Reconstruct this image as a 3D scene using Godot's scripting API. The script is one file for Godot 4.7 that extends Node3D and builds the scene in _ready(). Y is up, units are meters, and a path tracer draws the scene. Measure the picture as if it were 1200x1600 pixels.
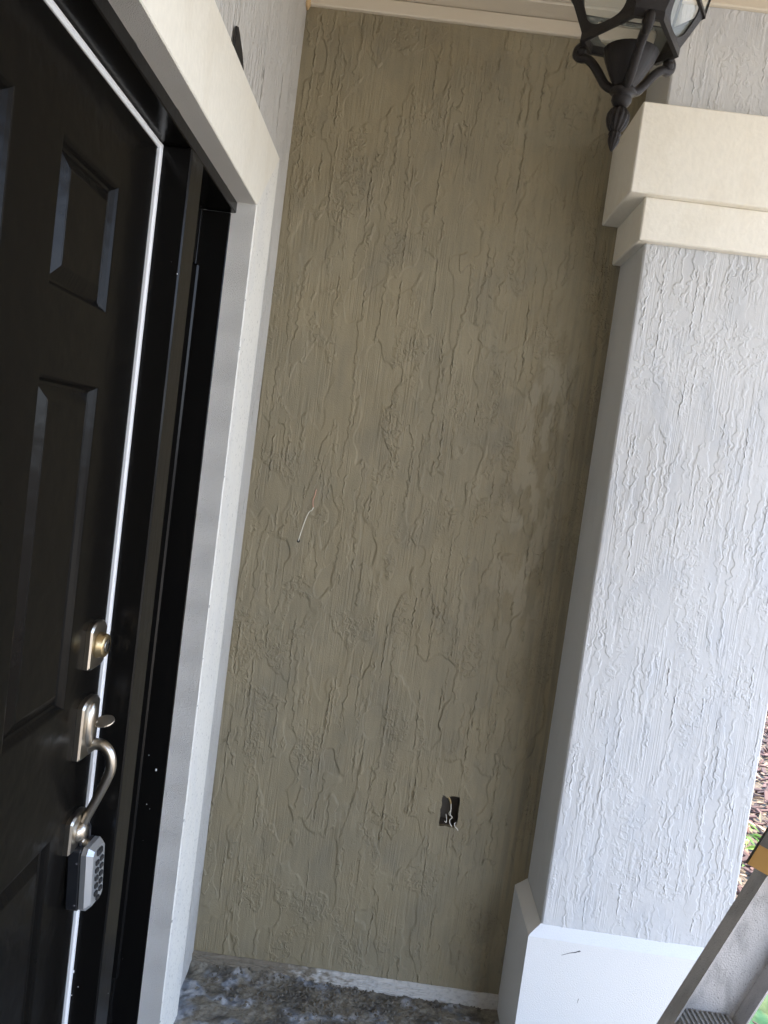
extends Node3D

# ---------------------------------------------------------------- helpers
var used := {}

func numbered(called: String) -> String:
	if not used.has(called):
		used[called] = 0
		return called
	used[called] += 1
	return "%s_%03d" % [called, used[called]]

func lin(r: float, g: float, b: float) -> Color:
	return Color(r, g, b).linear_to_srgb()

func mat(c: Color, rough := 0.8, metal := 0.0) -> StandardMaterial3D:
	var m := StandardMaterial3D.new()
	m.albedo_color = c
	m.roughness = rough
	m.metallic = metal
	return m

func noise(sd: int, freq: float, oct := 3, kind := FastNoiseLite.TYPE_SIMPLEX_SMOOTH) -> FastNoiseLite:
	var n := FastNoiseLite.new()
	n.seed = sd
	n.noise_type = kind
	n.frequency = freq
	n.fractal_type = FastNoiseLite.FRACTAL_FBM if oct > 1 else FastNoiseLite.FRACTAL_NONE
	n.fractal_octaves = oct
	return n

func thing(called: String, label: String, category: String, at := Vector3.ZERO, group := "") -> Node3D:
	var o := Node3D.new()
	o.name = numbered(called)
	o.position = at
	add_child(o)
	tag(o, label, category, group)
	return o

func tag(o: Node3D, label: String, category: String, group := "") -> void:
	o.set_meta("label", label)
	o.set_meta("category", category)
	if group != "":
		o.set_meta("group", group)

func obj(called: String, m: Mesh, material: Material, parent: Node3D = null) -> MeshInstance3D:
	var o := MeshInstance3D.new()
	o.mesh = m
	o.material_override = material
	if parent == null:
		o.name = numbered(called)
		add_child(o)
	else:
		o.name = called
		parent.add_child(o, true)
	return o

func begin() -> SurfaceTool:
	var st := SurfaceTool.new()
	st.begin(Mesh.PRIMITIVE_TRIANGLES)
	st.set_smooth_group(-1)
	return st

func done(st: SurfaceTool) -> ArrayMesh:
	st.generate_normals()
	return st.commit()

# a, b, c, d run counter-clockwise seen from the front
func quad(st: SurfaceTool, a: Vector3, b: Vector3, c: Vector3, d: Vector3, uv: Array = []) -> void:
	var p := [a, b, c, d]
	for i in [0, 2, 1, 0, 3, 2]:
		if uv.size() == 4:
			st.set_uv(uv[i])
		st.add_vertex(p[i])

func tri(st: SurfaceTool, a: Vector3, b: Vector3, c: Vector3) -> void:
	st.add_vertex(a)
	st.add_vertex(c)
	st.add_vertex(b)

# box between two corners with chamfered edges
func add_box(st: SurfaceTool, lo: Vector3, hi: Vector3, e := 0.002) -> void:
	e = minf(e, minf(hi.x - lo.x, minf(hi.y - lo.y, hi.z - lo.z)) * 0.45)
	var c := (lo + hi) * 0.5
	var h := (hi - lo) * 0.5
	var ax := [Vector3.RIGHT, Vector3.UP, Vector3.BACK]
	for i in 3:
		var u: int = (i + 1) % 3
		var v: int = (i + 2) % 3
		for s in [-1.0, 1.0]:
			var o: Vector3 = c + ax[i] * (h[i] * s)
			var du: Vector3 = ax[u] * (h[u] - e)
			var dv: Vector3 = ax[v] * (h[v] - e)
			if s > 0:
				quad(st, o - du - dv, o + du - dv, o + du + dv, o - du + dv)
			else:
				quad(st, o - du - dv, o - du + dv, o + du + dv, o + du - dv)
	# edge chamfers
	for i in 3:
		var u: int = (i + 1) % 3
		var v: int = (i + 2) % 3
		for su in [-1.0, 1.0]:
			for sv in [-1.0, 1.0]:
				var along: Vector3 = ax[i] * (h[i] - e)
				var p: Vector3 = c + ax[u] * (h[u] * su) + ax[v] * ((h[v] - e) * sv)
				var q: Vector3 = c + ax[u] * ((h[u] - e) * su) + ax[v] * (h[v] * sv)
				_edge(st, p - along, p + along, q + along, q - along, ax[u] * su + ax[v] * sv)
	for sx in [-1.0, 1.0]:
		for sy in [-1.0, 1.0]:
			for sz in [-1.0, 1.0]:
				var a := c + Vector3(h.x * sx, (h.y - e) * sy, (h.z - e) * sz)
				var b := c + Vector3((h.x - e) * sx, h.y * sy, (h.z - e) * sz)
				var d := c + Vector3((h.x - e) * sx, (h.y - e) * sy, h.z * sz)
				if (b - a).cross(d - a).dot(Vector3(sx, sy, sz)) > 0:
					tri(st, a, b, d)
				else:
					tri(st, a, d, b)

func _edge(st: SurfaceTool, a: Vector3, b: Vector3, c: Vector3, d: Vector3, outward: Vector3) -> void:
	if (b - a).cross(c - a).dot(outward) > 0:
		quad(st, a, b, c, d)
	else:
		quad(st, a, d, c, b)

func box(lo: Vector3, hi: Vector3, e := 0.002) -> ArrayMesh:
	var st := begin()
	add_box(st, lo, hi, e)
	return done(st)

# tube along points; radius may be a number per point
func add_tube(st: SurfaceTool, pts: Array, radii: Array, segs := 10, caps := true) -> void:
	st.set_smooth_group(1)
	var rings := []
	var up := Vector3(0.31, 0.87, 0.38).normalized()
	for i in pts.size():
		var t: Vector3 = (pts[mini(i + 1, pts.size() - 1)] - pts[maxi(i - 1, 0)]).normalized()
		var s := t.cross(up)
		if s.length() < 0.05:
			s = t.cross(Vector3.RIGHT)
		s = s.normalized()
		var n := s.cross(t).normalized()
		up = n
		var ring := []
		var r: float = radii[mini(i, radii.size() - 1)]
		for k in segs:
			var a := TAU * k / segs
			ring.append(pts[i] + (s * cos(a) + n * sin(a)) * r)
		rings.append(ring)
	for i in pts.size() - 1:
		for k in segs:
			var l: int = (k + 1) % segs
			_edge(st, rings[i][k], rings[i][l], rings[i + 1][l], rings[i + 1][k], (rings[i][k] + rings[i][l]) * 0.5 - pts[i] + (rings[i + 1][k] + rings[i + 1][l]) * 0.5 - pts[i + 1])
	st.set_smooth_group(-1)
	if caps:
		for e in [0, pts.size() - 1]:
			var o: Vector3 = pts[0] - pts[1] if e == 0 else pts[e] - pts[e - 1]
			for k in segs:
				var a: Vector3 = rings[e][k]
				var b: Vector3 = rings[e][(k + 1) % segs]
				if (a - pts[e]).cross(b - pts[e]).dot(o) > 0:
					tri(st, pts[e], a, b)
				else:
					tri(st, pts[e], b, a)

func tube(pts: Array, radii: Array, segs := 10) -> ArrayMesh:
	var st := begin()
	add_tube(st, pts, radii, segs)
	return done(st)

func smooth_path(ctrl: Array, steps := 6) -> Array:
	var out := []
	for i in ctrl.size() - 1:
		var p0: Vector3 = ctrl[maxi(i - 1, 0)]
		var p3: Vector3 = ctrl[mini(i + 2, ctrl.size() - 1)]
		for s in steps:
			out.append((ctrl[i] as Vector3).cubic_interpolate(ctrl[i + 1], p0, p3, float(s) / steps))
	out.append(ctrl[-1])
	return out

# lathe about the y axis: profile of Vector2(radius, y), bottom to top; flutes ripple the radius
func add_lathe(st: SurfaceTool, prof: Array, segs := 24, flutes := 0, depth := 0.0, at := Vector3.ZERO) -> void:
	st.set_smooth_group(1)
	for i in prof.size() - 1:
		for k in segs:
			var c := []
			for q in [[i, k], [i, k + 1], [i + 1, k + 1], [i + 1, k]]:
				var a: float = TAU * (q[1] % segs) / segs
				var r: float = prof[q[0]].x
				if flutes > 0:
					r *= 1.0 - depth * (0.5 + 0.5 * cos(a * flutes + prof[q[0]].y * 60.0))
				c.append(at + Vector3(cos(a) * r, prof[q[0]].y, sin(a) * r))
			var mid: Vector3 = (c[0] + c[2]) * 0.5 - at
			var dr: float = prof[i + 1].x - prof[i].x
			var dy: float = prof[i + 1].y - prof[i].y
			var o := Vector3(mid.x, 0, mid.z).normalized() * dy + Vector3(0, -dr, 0)
			_edge(st, c[0], c[1], c[2], c[3], o)
	st.set_smooth_group(-1)

func lathe(prof: Array, segs := 24, flutes := 0, depth := 0.0, at := Vector3.ZERO) -> ArrayMesh:
	var st := begin()
	add_lathe(st, prof, segs, flutes, depth, at)
	return done(st)

# ---------------------------------------------------------------- computed textures
func float_texture(w: int, h: int, data: PackedFloat32Array) -> ImageTexture:
	return ImageTexture.create_from_image(Image.create_from_data(w, h, false, Image.FORMAT_RF, data.to_byte_array()))

# relief of trowelled stucco that was dragged downwards: one height per texel, 0.1 being about 0.7 mm
func stucco_heights(w: int, h: int, wm: float, hm: float, sd: int, kind: Dictionary) -> PackedFloat32Array:
	var data := PackedFloat32Array()
	data.resize(w * h)
	var big := noise(sd, 1.0, 2)
	var warp := noise(sd + 1, 1.0, 3)
	var edge := noise(sd + 2, 1.0, 4)
	edge.fractal_gain = 0.42
	var worm := noise(sd + 3, 1.0, 3)
	var patch := noise(sd + 4, 1.0, 3)
	var comb := noise(sd + 5, 1.0, 2)
	var grain := noise(sd + 6, 1.0, 2)
	var fx: float = kind.fx
	var fy: float = kind.fy
	var wx: float = kind.wx
	var wy: float = kind.wy
	var ridge: float = kind.ridge
	var wr: float = kind.worm
	var cb: float = kind.comb
	var gr: float = kind.grain
	var wob: float = kind.wob
	var sharp: float = kind.get("sharp", 0.024)
	var smear: float = kind.get("smear", 0.35)
	var flat := noise(sd + 7, 1.0, 3)
	for j in h:
		var y := hm * j / h
		for i in w:
			var x := wm * i / w
			var v := 0.10 * big.get_noise_2d(x * 5.0, y * 3.0)
			var dx := warp.get_noise_2d(x * 40.0, y * 34.0) * wob
			var p := patch.get_noise_2d(x * 5.0, y * 2.6)
			var n := edge.get_noise_2d((x + dx) * fx, y * fy)
			# knocked-down patches where the trowel has wiped the ridges away
			var keep := 1.0 - smear * smoothstep(0.10, 0.20, flat.get_noise_2d(x * 7.0, y * 3.6))
			var strength := smoothstep(-0.22, 0.22, p) * keep
			var q := (n + 0.15) / sharp
			v += ridge * strength * (exp(-q * q) * 0.12 + smoothstep(-1.0, 1.0, q) * 0.11)
			q = (n - 0.17) / sharp
			v += ridge * strength * (exp(-q * q) * 0.12 - smoothstep(-1.0, 1.0, q) * 0.11)
			var s2 := smoothstep(0.06, 0.32, -p) * keep
			v += 0.09 * smear * keep
			if s2 > 0.0:
				var m := worm.get_noise_2d((x + dx * 2.0) * wx, y * wy)
				q = (m - 0.10) / 0.06
				v += wr * s2 * (exp(-q * q) * 0.10 + smoothstep(-1.0, 1.0, q) * 0.07)
			v += cb * comb.get_noise_2d(x * 330.0, y * 3.5) * smoothstep(-0.25, 0.15, big.get_noise_2d(x * 9.0 + 5.0, y * 5.0))
			v += gr * grain.get_noise_2d(x * 420.0, y * 330.0)
			data[j * w + i] = v
	# pebbles dragged down by the trowel leave long thin lines
	var rng := RandomNumberGenerator.new()
	rng.seed = sd * 77 + 5
	for k in int(kind.drags):
		var x := rng.randf() * wm
		var y := rng.randf() * hm
		var len: float = rng.randf_range(0.03, 0.22) * float(kind.get("len", 1.0))
		var slope := rng.randf_range(-0.03, 0.03)
		var deep := rng.randf_range(0.12, 0.34)
		var steps := int(len / hm * h)
		for s in steps:
			var f := float(s) / steps
			var yy := int((y + len * f) / hm * h)
			if yy >= h:
				break
			var xc := (x + slope * len * f + warp.get_noise_2d(x * 90.0 + k, (y + len * f) * 60.0) * 0.0045) / wm * w
			var fade := minf(1.0, minf(f * 6.0, (1.0 - f) * 4.0)) * (0.6 + 0.4 * sin(f * 23.0 + k))
			for o in range(-4, 6):
				var xx := int(xc) + o
				if xx >= 0 and xx < w:
					var d := xx - xc
					data[yy * w + xx] += deep * fade * (exp(-(d - 1.0) * (d - 1.0) / 3.2) - 0.30 * exp(-(d + 2.0) * (d + 2.0) / 1.6))
	return data

# a wall face built as real relief from those heights; corner at the origin, x right, y up, z out
func relief_sheet(data: PackedFloat32Array, w: int, h: int, x0: float, x1: float, y0: float, y1: float, nx: int, ny: int, wm: float, hm: float, top: float, amp: float, margin: float, hole := Rect2()) -> ArrayMesh:
	var pos := PackedVector3Array()
	var nor := PackedVector3Array()
	var uvs := PackedVector2Array()
	var idx := PackedInt32Array()
	var cols := nx + 1
	var z := PackedFloat32Array()
	z.resize(cols * (ny + 1))
	pos.resize(z.size())
	nor.resize(z.size())
	uvs.resize(z.size())
	for j in ny + 1:
		var y := lerpf(y0, y1, float(j) / ny)
		var v := clampf((top - y) / hm, 0.0, 0.9999)
		var tj := mini(int(v * h), h - 2)
		var fj := clampf(v * h - tj, 0.0, 1.0)
		for i in cols:
			var x := lerpf(x0, x1, float(i) / nx)
			var u := clampf(x / wm, 0.0, 0.9999)
			var ti := mini(int(u * w), w - 2)
			var fi := clampf(u * w - ti, 0.0, 1.0)
			var o := tj * w + ti
			var q := lerpf(lerpf(data[o], data[o + 1], fi), lerpf(data[o + w], data[o + w + 1], fi), fj)
			q *= clampf((x - x0) / margin, 0.0, 1.0) * clampf((x1 - x) / margin, 0.0, 1.0)
			if hole.size.x > 0.0:
				var d := maxf(maxf(hole.position.x - x, x - hole.end.x), maxf(hole.position.y - y, y - hole.end.y))
				q *= clampf((d - 0.003) / 0.012, 0.0, 1.0)
			var k := j * cols + i
			z[k] = q * amp
			pos[k] = Vector3(x, y, q * amp)
			uvs[k] = Vector2(u, v)
	var dx := (x1 - x0) / nx
	var dy := (y1 - y0) / ny
	for j in ny + 1:
		for i in cols:
			var k := j * cols + i
			var gx := (z[j * cols + mini(i + 1, nx)] - z[j * cols + maxi(i - 1, 0)]) / (2.0 * dx)
			var gy := (z[mini(j + 1, ny) * cols + i] - z[maxi(j - 1, 0) * cols + i]) / (2.0 * dy)
			nor[k] = Vector3(-gx, -gy, 1.0).normalized()
	idx.resize(nx * ny * 6)
	var c := 0
	for j in ny:
		for i in nx:
			if hole.size.x > 0.0:
				var p := pos[j * cols + i]
				var p2 := pos[(j + 1) * cols + i + 1]
				if p.x >= hole.position.x and p2.x <= hole.end.x and p.y >= hole.position.y and p2.y <= hole.end.y:
					continue
			var k := j * cols + i
			idx[c] = k
			idx[c + 1] = k + cols + 1
			idx[c + 2] = k + 1
			idx[c + 3] = k
			idx[c + 4] = k + cols
			idx[c + 5] = k + cols + 1
			c += 6
	idx.resize(c)
	var arr := []
	arr.resize(Mesh.ARRAY_MAX)
	arr[Mesh.ARRAY_VERTEX] = pos
	arr[Mesh.ARRAY_NORMAL] = nor
	arr[Mesh.ARRAY_TEX_UV] = uvs
	arr[Mesh.ARRAY_INDEX] = idx
	var m := ArrayMesh.new()
	m.add_surface_from_arrays(Mesh.PRIMITIVE_TRIANGLES, arr)
	return m

func grain_relief(size: int, sd: int, freq: float, oct := 4, sx := 1.0) -> ImageTexture:
	var data := PackedFloat32Array()
	data.resize(size * size)
	var n := noise(sd, freq, oct)
	for j in size:
		for i in size:
			# blend two copies so that the tile repeats without a seam
			var f := float(i) / size
			var g := float(j) / size
			var a := n.get_noise_2d(i * sx, j)
			var b := n.get_noise_2d((i - size) * sx, j)
			var c := n.get_noise_2d(i * sx, j - size)
			var d := n.get_noise_2d((i - size) * sx, j - size)
			data[j * size + i] = 0.5 + 0.5 * lerpf(lerpf(a, b, f), lerpf(c, d, f), g)
	return float_texture(size, size, data)

func byte_texture(w: int, h: int, data: PackedByteArray) -> ImageTexture:
	return ImageTexture.create_from_image(Image.create_from_data(w, h, false, Image.FORMAT_RGB8, data))

func put(data: PackedByteArray, k: int, c: Vector3) -> void:
	var s := Color(c.x, c.y, c.z).linear_to_srgb()
	data[k] = clampi(int(s.r * 255.0 + 0.5), 0, 255)
	data[k + 1] = clampi(int(s.g * 255.0 + 0.5), 0, 255)
	data[k + 2] = clampi(int(s.b * 255.0 + 0.5), 0, 255)

# colour of the fresh olive render: blotches, damp and painted shade, chalky patches near the column
func render_colour(w: int, h: int, wm: float, hm: float) -> ImageTexture:
	var data := PackedByteArray()
	data.resize(w * h * 3)
	var a := noise(301, 1.0, 4)
	var b := noise(302, 1.0, 4)
	var c := noise(303, 1.0, 5)
	var d := noise(304, 1.0, 3)
	for j in h:
		var y := hm * (1.0 - float(j) / h)
		for i in w:
			var x := wm * i / w
			var col := Vector3(0.244, 0.205, 0.128)
			col = col.lerp(Vector3(0.228, 0.196, 0.128), smoothstep(-0.3, 0.3, a.get_noise_2d(x * 2.6, y * 2.4)))
			col = col.lerp(Vector3(0.272, 0.232, 0.150), 0.5 * smoothstep(-0.05, 0.5, b.get_noise_2d(x * 7.0 + 9.0, y * 4.6)))
			col = col.lerp(Vector3(0.172, 0.154, 0.114), 0.32 * smoothstep(0.05, 0.6, c.get_noise_2d(x * 6.5, y * 4.2)))
			col *= 1.0 + 0.10 * d.get_noise_2d(x * 60.0, y * 6.0) + 0.06 * d.get_noise_2d(x * 240.0, y * 120.0)
			# chalky trowel patches
			var zone := exp(-pow((x - 0.80) / 0.075, 2.0)) * smoothstep(0.95, 1.25, y) * smoothstep(2.05, 1.75, y)
			var pt := smoothstep(-0.12, 0.12, b.get_noise_2d(x * 19.0, y * 7.0 + 40.0))
			col = col.lerp(Vector3(0.36, 0.32, 0.235), clampf(zone * pt * 0.55, 0.0, 1.0))
			# streaks beside the column: its shade painted in, plus some damp
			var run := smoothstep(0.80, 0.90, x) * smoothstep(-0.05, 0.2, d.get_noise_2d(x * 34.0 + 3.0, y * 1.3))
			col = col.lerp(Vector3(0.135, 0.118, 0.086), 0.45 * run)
			put(data, (j * w + i) * 3, col)
	return byte_texture(w, h, data)

func mottle(w: int, h: int, wm: float, hm: float, sd: int, base: Vector3, other: Vector3, chips := 0.0) -> ImageTexture:
	var data := PackedByteArray()
	data.resize(w * h * 3)
	var a := noise(sd, 1.0, 4)
	var b := noise(sd + 1, 1.0, 4)
	for j in h:
		var y := hm * (1.0 - float(j) / h)
		for i in w:
			var x := wm * i / w
			var col := base.lerp(other, smoothstep(-0.1, 0.5, a.get_noise_2d(x * 9.0, y * 4.0)))
			col *= 1.0 + 0.05 * b.get_noise_2d(x * 90.0, y * 40.0)
			if chips > 0.0:
				var q := b.get_noise_2d(x * 170.0 + 7.0, y * 55.0)
				if q > 0.54 - chips * smoothstep(0.9, 0.1, y):
					col *= 0.35
			put(data, (j * w + i) * 3, col)
	return byte_texture(w, h, data)

func relief(m: StandardMaterial3D, t: Texture2D, scale_cm: float) -> StandardMaterial3D:
	m.heightmap_enabled = true
	m.heightmap_texture = t
	m.heightmap_scale = scale_cm
	return m

func world_relief(m: StandardMaterial3D, t: Texture2D, scale_cm: float, repeat: Vector3) -> StandardMaterial3D:
	relief(m, t, scale_cm)
	m.uv1_triplanar = true
	m.uv1_world_triplanar = true
	m.uv1_scale = repeat
	return m

# ---------------------------------------------------------------- scene
var W := {}          # materials
var H := {}          # relief heights

func _ready() -> void:
	# camera
	var cam := Camera3D.new()
	cam.name = "camera"
	cam.position = Vector3(0.431, 1.506, 2.1)
	cam.rotation_degrees = Vector3(-3.811, 1.131, 7.573)
	cam.fov = 69.18
	cam.near = 0.03
	cam.far = 400.0
	add_child(cam)
	cam.current = true
	# sky and exposure
	var sm := ProceduralSkyMaterial.new()
	sm.sky_top_color = Color(0.56, 0.67, 0.845)
	sm.sky_horizon_color = Color(0.905, 0.935, 0.955)
	sm.sky_curve = 0.14
	sm.sky_energy_multiplier = 1.3
	sm.ground_horizon_color = Color(0.55, 0.55, 0.50)
	sm.ground_bottom_color = Color(0.35, 0.34, 0.30)
	sm.sun_angle_max = 1.0
	var sky := Sky.new()
	sky.sky_material = sm
	var env := Environment.new()
	env.background_mode = Environment.BG_SKY
	env.sky = sky
	env.tonemap_mode = Environment.TONE_MAPPER_LINEAR
	env.tonemap_exposure = 4.8
	env.sdfgi_enabled = true
	env.ssao_enabled = true
	env.ssil_enabled = true
	var we := WorldEnvironment.new()
	we.name = "world_environment"
	we.environment = env
	add_child(we)
	# sun: high, over the far right corner of the house
	var sun := DirectionalLight3D.new()
	sun.name = "sun"
	sun.light_color = Color(1.0, 0.94, 0.84)
	sun.light_energy = 1.1
	sun.light_angular_distance = 0.5
	sun.shadow_enabled = true
	sun.rotation_degrees = Vector3(-58, 125, 0)
	add_child(sun)

	make_materials()
	build_ground()
	build_green_wall()
	build_entry_wall()
	build_pilaster()
	build_ceiling()
	build_door_frame()
	build_door()
	build_lock_box()
	build_lantern()
	build_ladder()
	build_wires()
	build_yard()

func make_materials() -> void:
	var paint := grain_relief(512, 11, 0.09, 4)
	W.paint_relief = paint
	H.render = stucco_heights(896, 2048, 1.0, 2.71, 21, {"fx": 13.5, "fy": 1.75, "smear": 1.0, "wx": 62.0, "wy": 24.0, "ridge": 1.05, "worm": 1.25, "comb": 0.075, "grain": 0.055, "wob": 0.008, "sharp": 0.015, "drags": 170, "len": 1.2})
	W.render = relief(mat(Color.WHITE, 0.70), float_texture(896, 2048, H.render), 1.1)
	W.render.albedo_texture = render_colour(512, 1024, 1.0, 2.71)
	H.shaft = stucco_heights(560, 2048, 0.49, 2.44, 47, {"fx": 27.0, "fy": 2.9, "wx": 55.0, "wy": 20.0, "ridge": 1.0, "worm": 1.0, "comb": 0.07, "grain": 0.02, "wob": 0.009, "drags": 110, "len": 0.8})
	W.shaft = relief(mat(Color.WHITE, 0.6), float_texture(560, 2048, H.shaft), 0.55)
	W.shaft.albedo_texture = mottle(256, 1024, 0.49, 2.44, 61, Vector3(0.545, 0.545, 0.54), Vector3(0.505, 0.512, 0.518))
	W.shaft_side = relief(mat(lin(0.56, 0.56, 0.545), 0.65), float_texture(256, 1024, stucco_heights(256, 1024, 0.22, 2.4, 53, {"fx": 30.0, "fy": 1.6, "wx": 70.0, "wy": 10.0, "ridge": 0.25, "worm": 0.2, "comb": 0.13, "grain": 0.03, "wob": 0.004, "drags": 10})), 1.0)
	W.grey_stucco = relief(mat(lin(0.52, 0.505, 0.475), 0.6), float_texture(512, 1024, stucco_heights(512, 1024, 1.2, 2.8, 71, {"fx": 55.0, "fy": 2.6, "wx": 90.0, "wy": 12.0, "ridge": 0.8, "worm": 0.7, "comb": 0.05, "grain": 0.03, "wob": 0.004, "drags": 60})), 3.5)
	W.trim = world_relief(mat(lin(0.78, 0.735, 0.635), 0.45), paint, 0.10, Vector3(4, 4, 4))
	W.trim.albedo_color = Color.WHITE
	W.trim.albedo_texture = mottle(512, 512, 0.5, 0.5, 97, Vector3(0.785, 0.745, 0.65), Vector3(0.76, 0.715, 0.615), 0.0)
	W.trim.uv1_scale = Vector3(1.6, 1.6, 1.6)
	W.trim.heightmap_scale = 0.10
	W.casing = relief(mat(Color.WHITE, 0.5), grain_relief(256, 15, 0.12, 4), 0.08)
	W.casing.albedo_texture = mottle(128, 1024, 0.18, 2.3, 81, Vector3(0.76, 0.735, 0.67), Vector3(0.72, 0.70, 0.65), 0.06)
	W.casing_reveal = world_relief(mat(lin(0.76, 0.74, 0.70), 0.5), paint, 0.45, Vector3(9, 9, 9))
	W.soffit = world_relief(mat(lin(0.62, 0.55, 0.44), 0.55), paint, 0.05, Vector3(3, 3, 3))
	var wood := grain_relief(512, 19, 0.12, 4, 0.09)
	W.black = world_relief(mat(lin(0.0060, 0.0056, 0.0052), 0.20), grain_relief(512, 23, 0.02, 3), 0.03, Vector3(5, 0.8, 5))
	W.door = world_relief(mat(lin(0.0050, 0.0044, 0.0037), 0.22), wood, 0.16, Vector3(3, 0.35, 3))
	W.door.metallic_specular = 0.235
	W.black.metallic_specular = 0.27
	W.strip = mat(lin(0.78, 0.78, 0.78), 0.5)
	W.nickel = world_relief(mat(lin(0.46, 0.42, 0.36), 0.30, 1.0), paint, 0.01, Vector3(20, 4, 20))
	W.brass = mat(lin(0.52, 0.40, 0.22), 0.34, 1.0)
	W.lantern = world_relief(mat(lin(0.017, 0.0135, 0.012), 0.28), paint, 0.30, Vector3(14, 14, 14))
	W.lantern.metallic = 0.2
	W.lantern.metallic_specular = 0.38
	W.glass = mat(Color(1, 1, 1, 0.10), 0.05)
	W.glass.transparency = BaseMaterial3D.TRANSPARENCY_ALPHA
	W.glass.metallic_specular = 0.2
	W.glass.albedo_color = Color(0.93, 0.95, 0.9, 0.12)
	W.aluminium = world_relief(mat(Color.WHITE, 0.5, 0.3), paint, 0.08, Vector3(6, 6, 6))
	W.aluminium.albedo_texture = mottle(512, 512, 0.4, 0.4, 95, Vector3(0.50, 0.485, 0.48), Vector3(0.36, 0.35, 0.345), 0.03)

# ---------------------------------------------------------------- ground
func build_ground() -> void:
	# one sheet of earth to the horizon
	var st := begin()
	quad(st, Vector3(-150, -0.13, 150), Vector3(150, -0.13, 150), Vector3(150, -0.13, -150), Vector3(-150, -0.13, -150))
	var m := world_relief(mat(lin(0.13, 0.10, 0.07), 0.95), W.paint_relief, 3.0, Vector3(0.7, 0.7, 0.7))
	var g := obj("ground", done(st), m)
	g.set_meta("kind", "structure")
	# concrete path in front of the porch
	var p := obj("path", box(Vector3(-0.2, -0.30, 0.62), Vector3(2.74, -0.055, 9.0), 0.006), world_relief(mat(lin(0.24, 0.22, 0.19), 0.9), W.paint_relief, 0.4, Vector3(1.5, 1.5, 1.5)))
	p.set_meta("kind", "structure")
	var dr := obj("bounce_slab", box(Vector3(2.75, -0.30, 0.62), Vector3(9.0, -0.075, 12.0), 0.006), world_relief(mat(lin(0.50, 0.44, 0.35), 0.9), W.paint_relief, 0.4, Vector3(1.5, 1.5, 1.5)))  # unseen tan slab added for warm bounced light
	dr.set_meta("kind", "structure")
	# rough porch floor: mortar smears over old concrete
	var w := 512
	var h := 320
	var wm := 1.72
	var hm := 0.62
	var data := PackedByteArray()
	data.resize(w * h * 3)
	var rel := PackedFloat32Array()
	rel.resize(w * h)
	var a := noise(401, 1.0, 4)
	var b := noise(402, 1.0, 5)
	var c := noise(403, 1.0, 4)
	for j in h:
		var z := hm * j / h
		for i in w:
			var x := wm * i / w
			var lump := c.get_noise_2d(x * 55.0, z * 60.0)
			var col := Vector3(0.200, 0.182, 0.145).lerp(Vector3(0.085, 0.079, 0.067), smoothstep(-0.1, 0.4, a.get_noise_2d(x * 6.0, z * 9.0)))
			col *= 1.0 + 0.35 * lump + 0.35 * c.get_noise_2d(x * 190.0, z * 190.0)
			var old := smoothstep(-0.06, 0.40, b.get_noise_2d(x * 8.0 + 3.0, z * 11.0) + 0.42 * smoothstep(0.30, 0.05, x) * smoothstep(0.04, 0.10, z) - 0.06)
			var white := smoothstep(-0.4, 0.5, a.get_noise_2d(x * 30.0, z * 26.0))
			col = col.lerp(Vector3(0.15, 0.17, 0.20).lerp(Vector3(0.42, 0.44, 0.47), white), old * 0.9)
			put(data, (j * w + i) * 3, col)
			rel[j * w + i] = 0.5 + 0.3 * lump * (1.0 - 0.7 * old) + 0.35 * b.get_noise_2d(x * 130.0, z * 130.0) * (1.0 - 0.5 * old)
	var fm := relief(mat(Color.WHITE, 0.9), float_texture(w, h, rel), 0.55)
	fm.albedo_texture = byte_texture(w, h, data)
	st = begin()
	st.set_smooth_group(1)
	var nx := 260
	var nz := 94
	for j in nz:
		for i in nx:
			var p4 := []
			var uv4 := []
			for q in [[i, j + 1], [i + 1, j + 1], [i + 1, j], [i, j]]:
				var x: float = wm * q[0] / nx
				var z: float = hm * q[1] / nz
				var y := -0.039 + 0.006 * a.get_noise_2d(x * 12.0, z * 12.0) + 0.004 * c.get_noise_2d(x * 40.0, z * 40.0) + 0.0022 * b.get_noise_2d(x * 150.0, z * 150.0)
				y += 0.028 * exp(-z / 0.022) * smoothstep(0.62, 0.25, x + 0.08 * a.get_noise_2d(x * 20.0, 5.0))
				p4.append(Vector3(x - 0.08, y, z - 0.004))
				uv4.append(Vector2(x / wm, z / hm))
			quad(st, p4[0], p4[1], p4[2], p4[3], uv4)
	var f := obj("porch_floor", done(st), fm)
	f.set_meta("kind", "structure")
	var sl := obj("porch_slab", box(Vector3(-0.16, -0.30, -0.2), Vector3(1.62, -0.062, 0.612), 0.005), mat(lin(0.2, 0.19, 0.17), 0.9))
	sl.set_meta("kind", "structure")
	# crumbs of mortar left lying at the foot of the wall
	var rng := RandomNumberGenerator.new()
	rng.seed = 9
	st = begin()
	for k in 1500:
		var x := rng.randf_range(0.06, 0.93)
		var z := absf(rng.randfn(0.02, 0.06)) + 0.006
		if k % 2 == 0:
			x = rng.randfn(0.42, 0.16)
			z = absf(rng.randfn(0.09, 0.06)) + 0.006
		if x < 0.03 or x > 0.9 or z > 0.4:
			continue
		var r := 0.0012 + 0.0065 * pow(rng.randf(), 3.0)
		var o := Vector3(x, -0.040 + r * 0.4 + 0.02 * exp(-z / 0.022) * smoothstep(0.62, 0.25, x), z)
		var v := []
		for d in [Vector3(1, 0, 0), Vector3(0, 0, 1), Vector3(-1, 0, 0), Vector3(0, 0, -1)]:
			v.append(o + (d as Vector3).rotated(Vector3.UP, rng.randf() * 0.8) * r * rng.randf_range(0.7, 1.3))
		var top := o + Vector3(0, r * rng.randf_range(0.6, 1.1), 0)
		for q in 4:
			tri(st, top, v[(q + 1) % 4], v[q])
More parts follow.
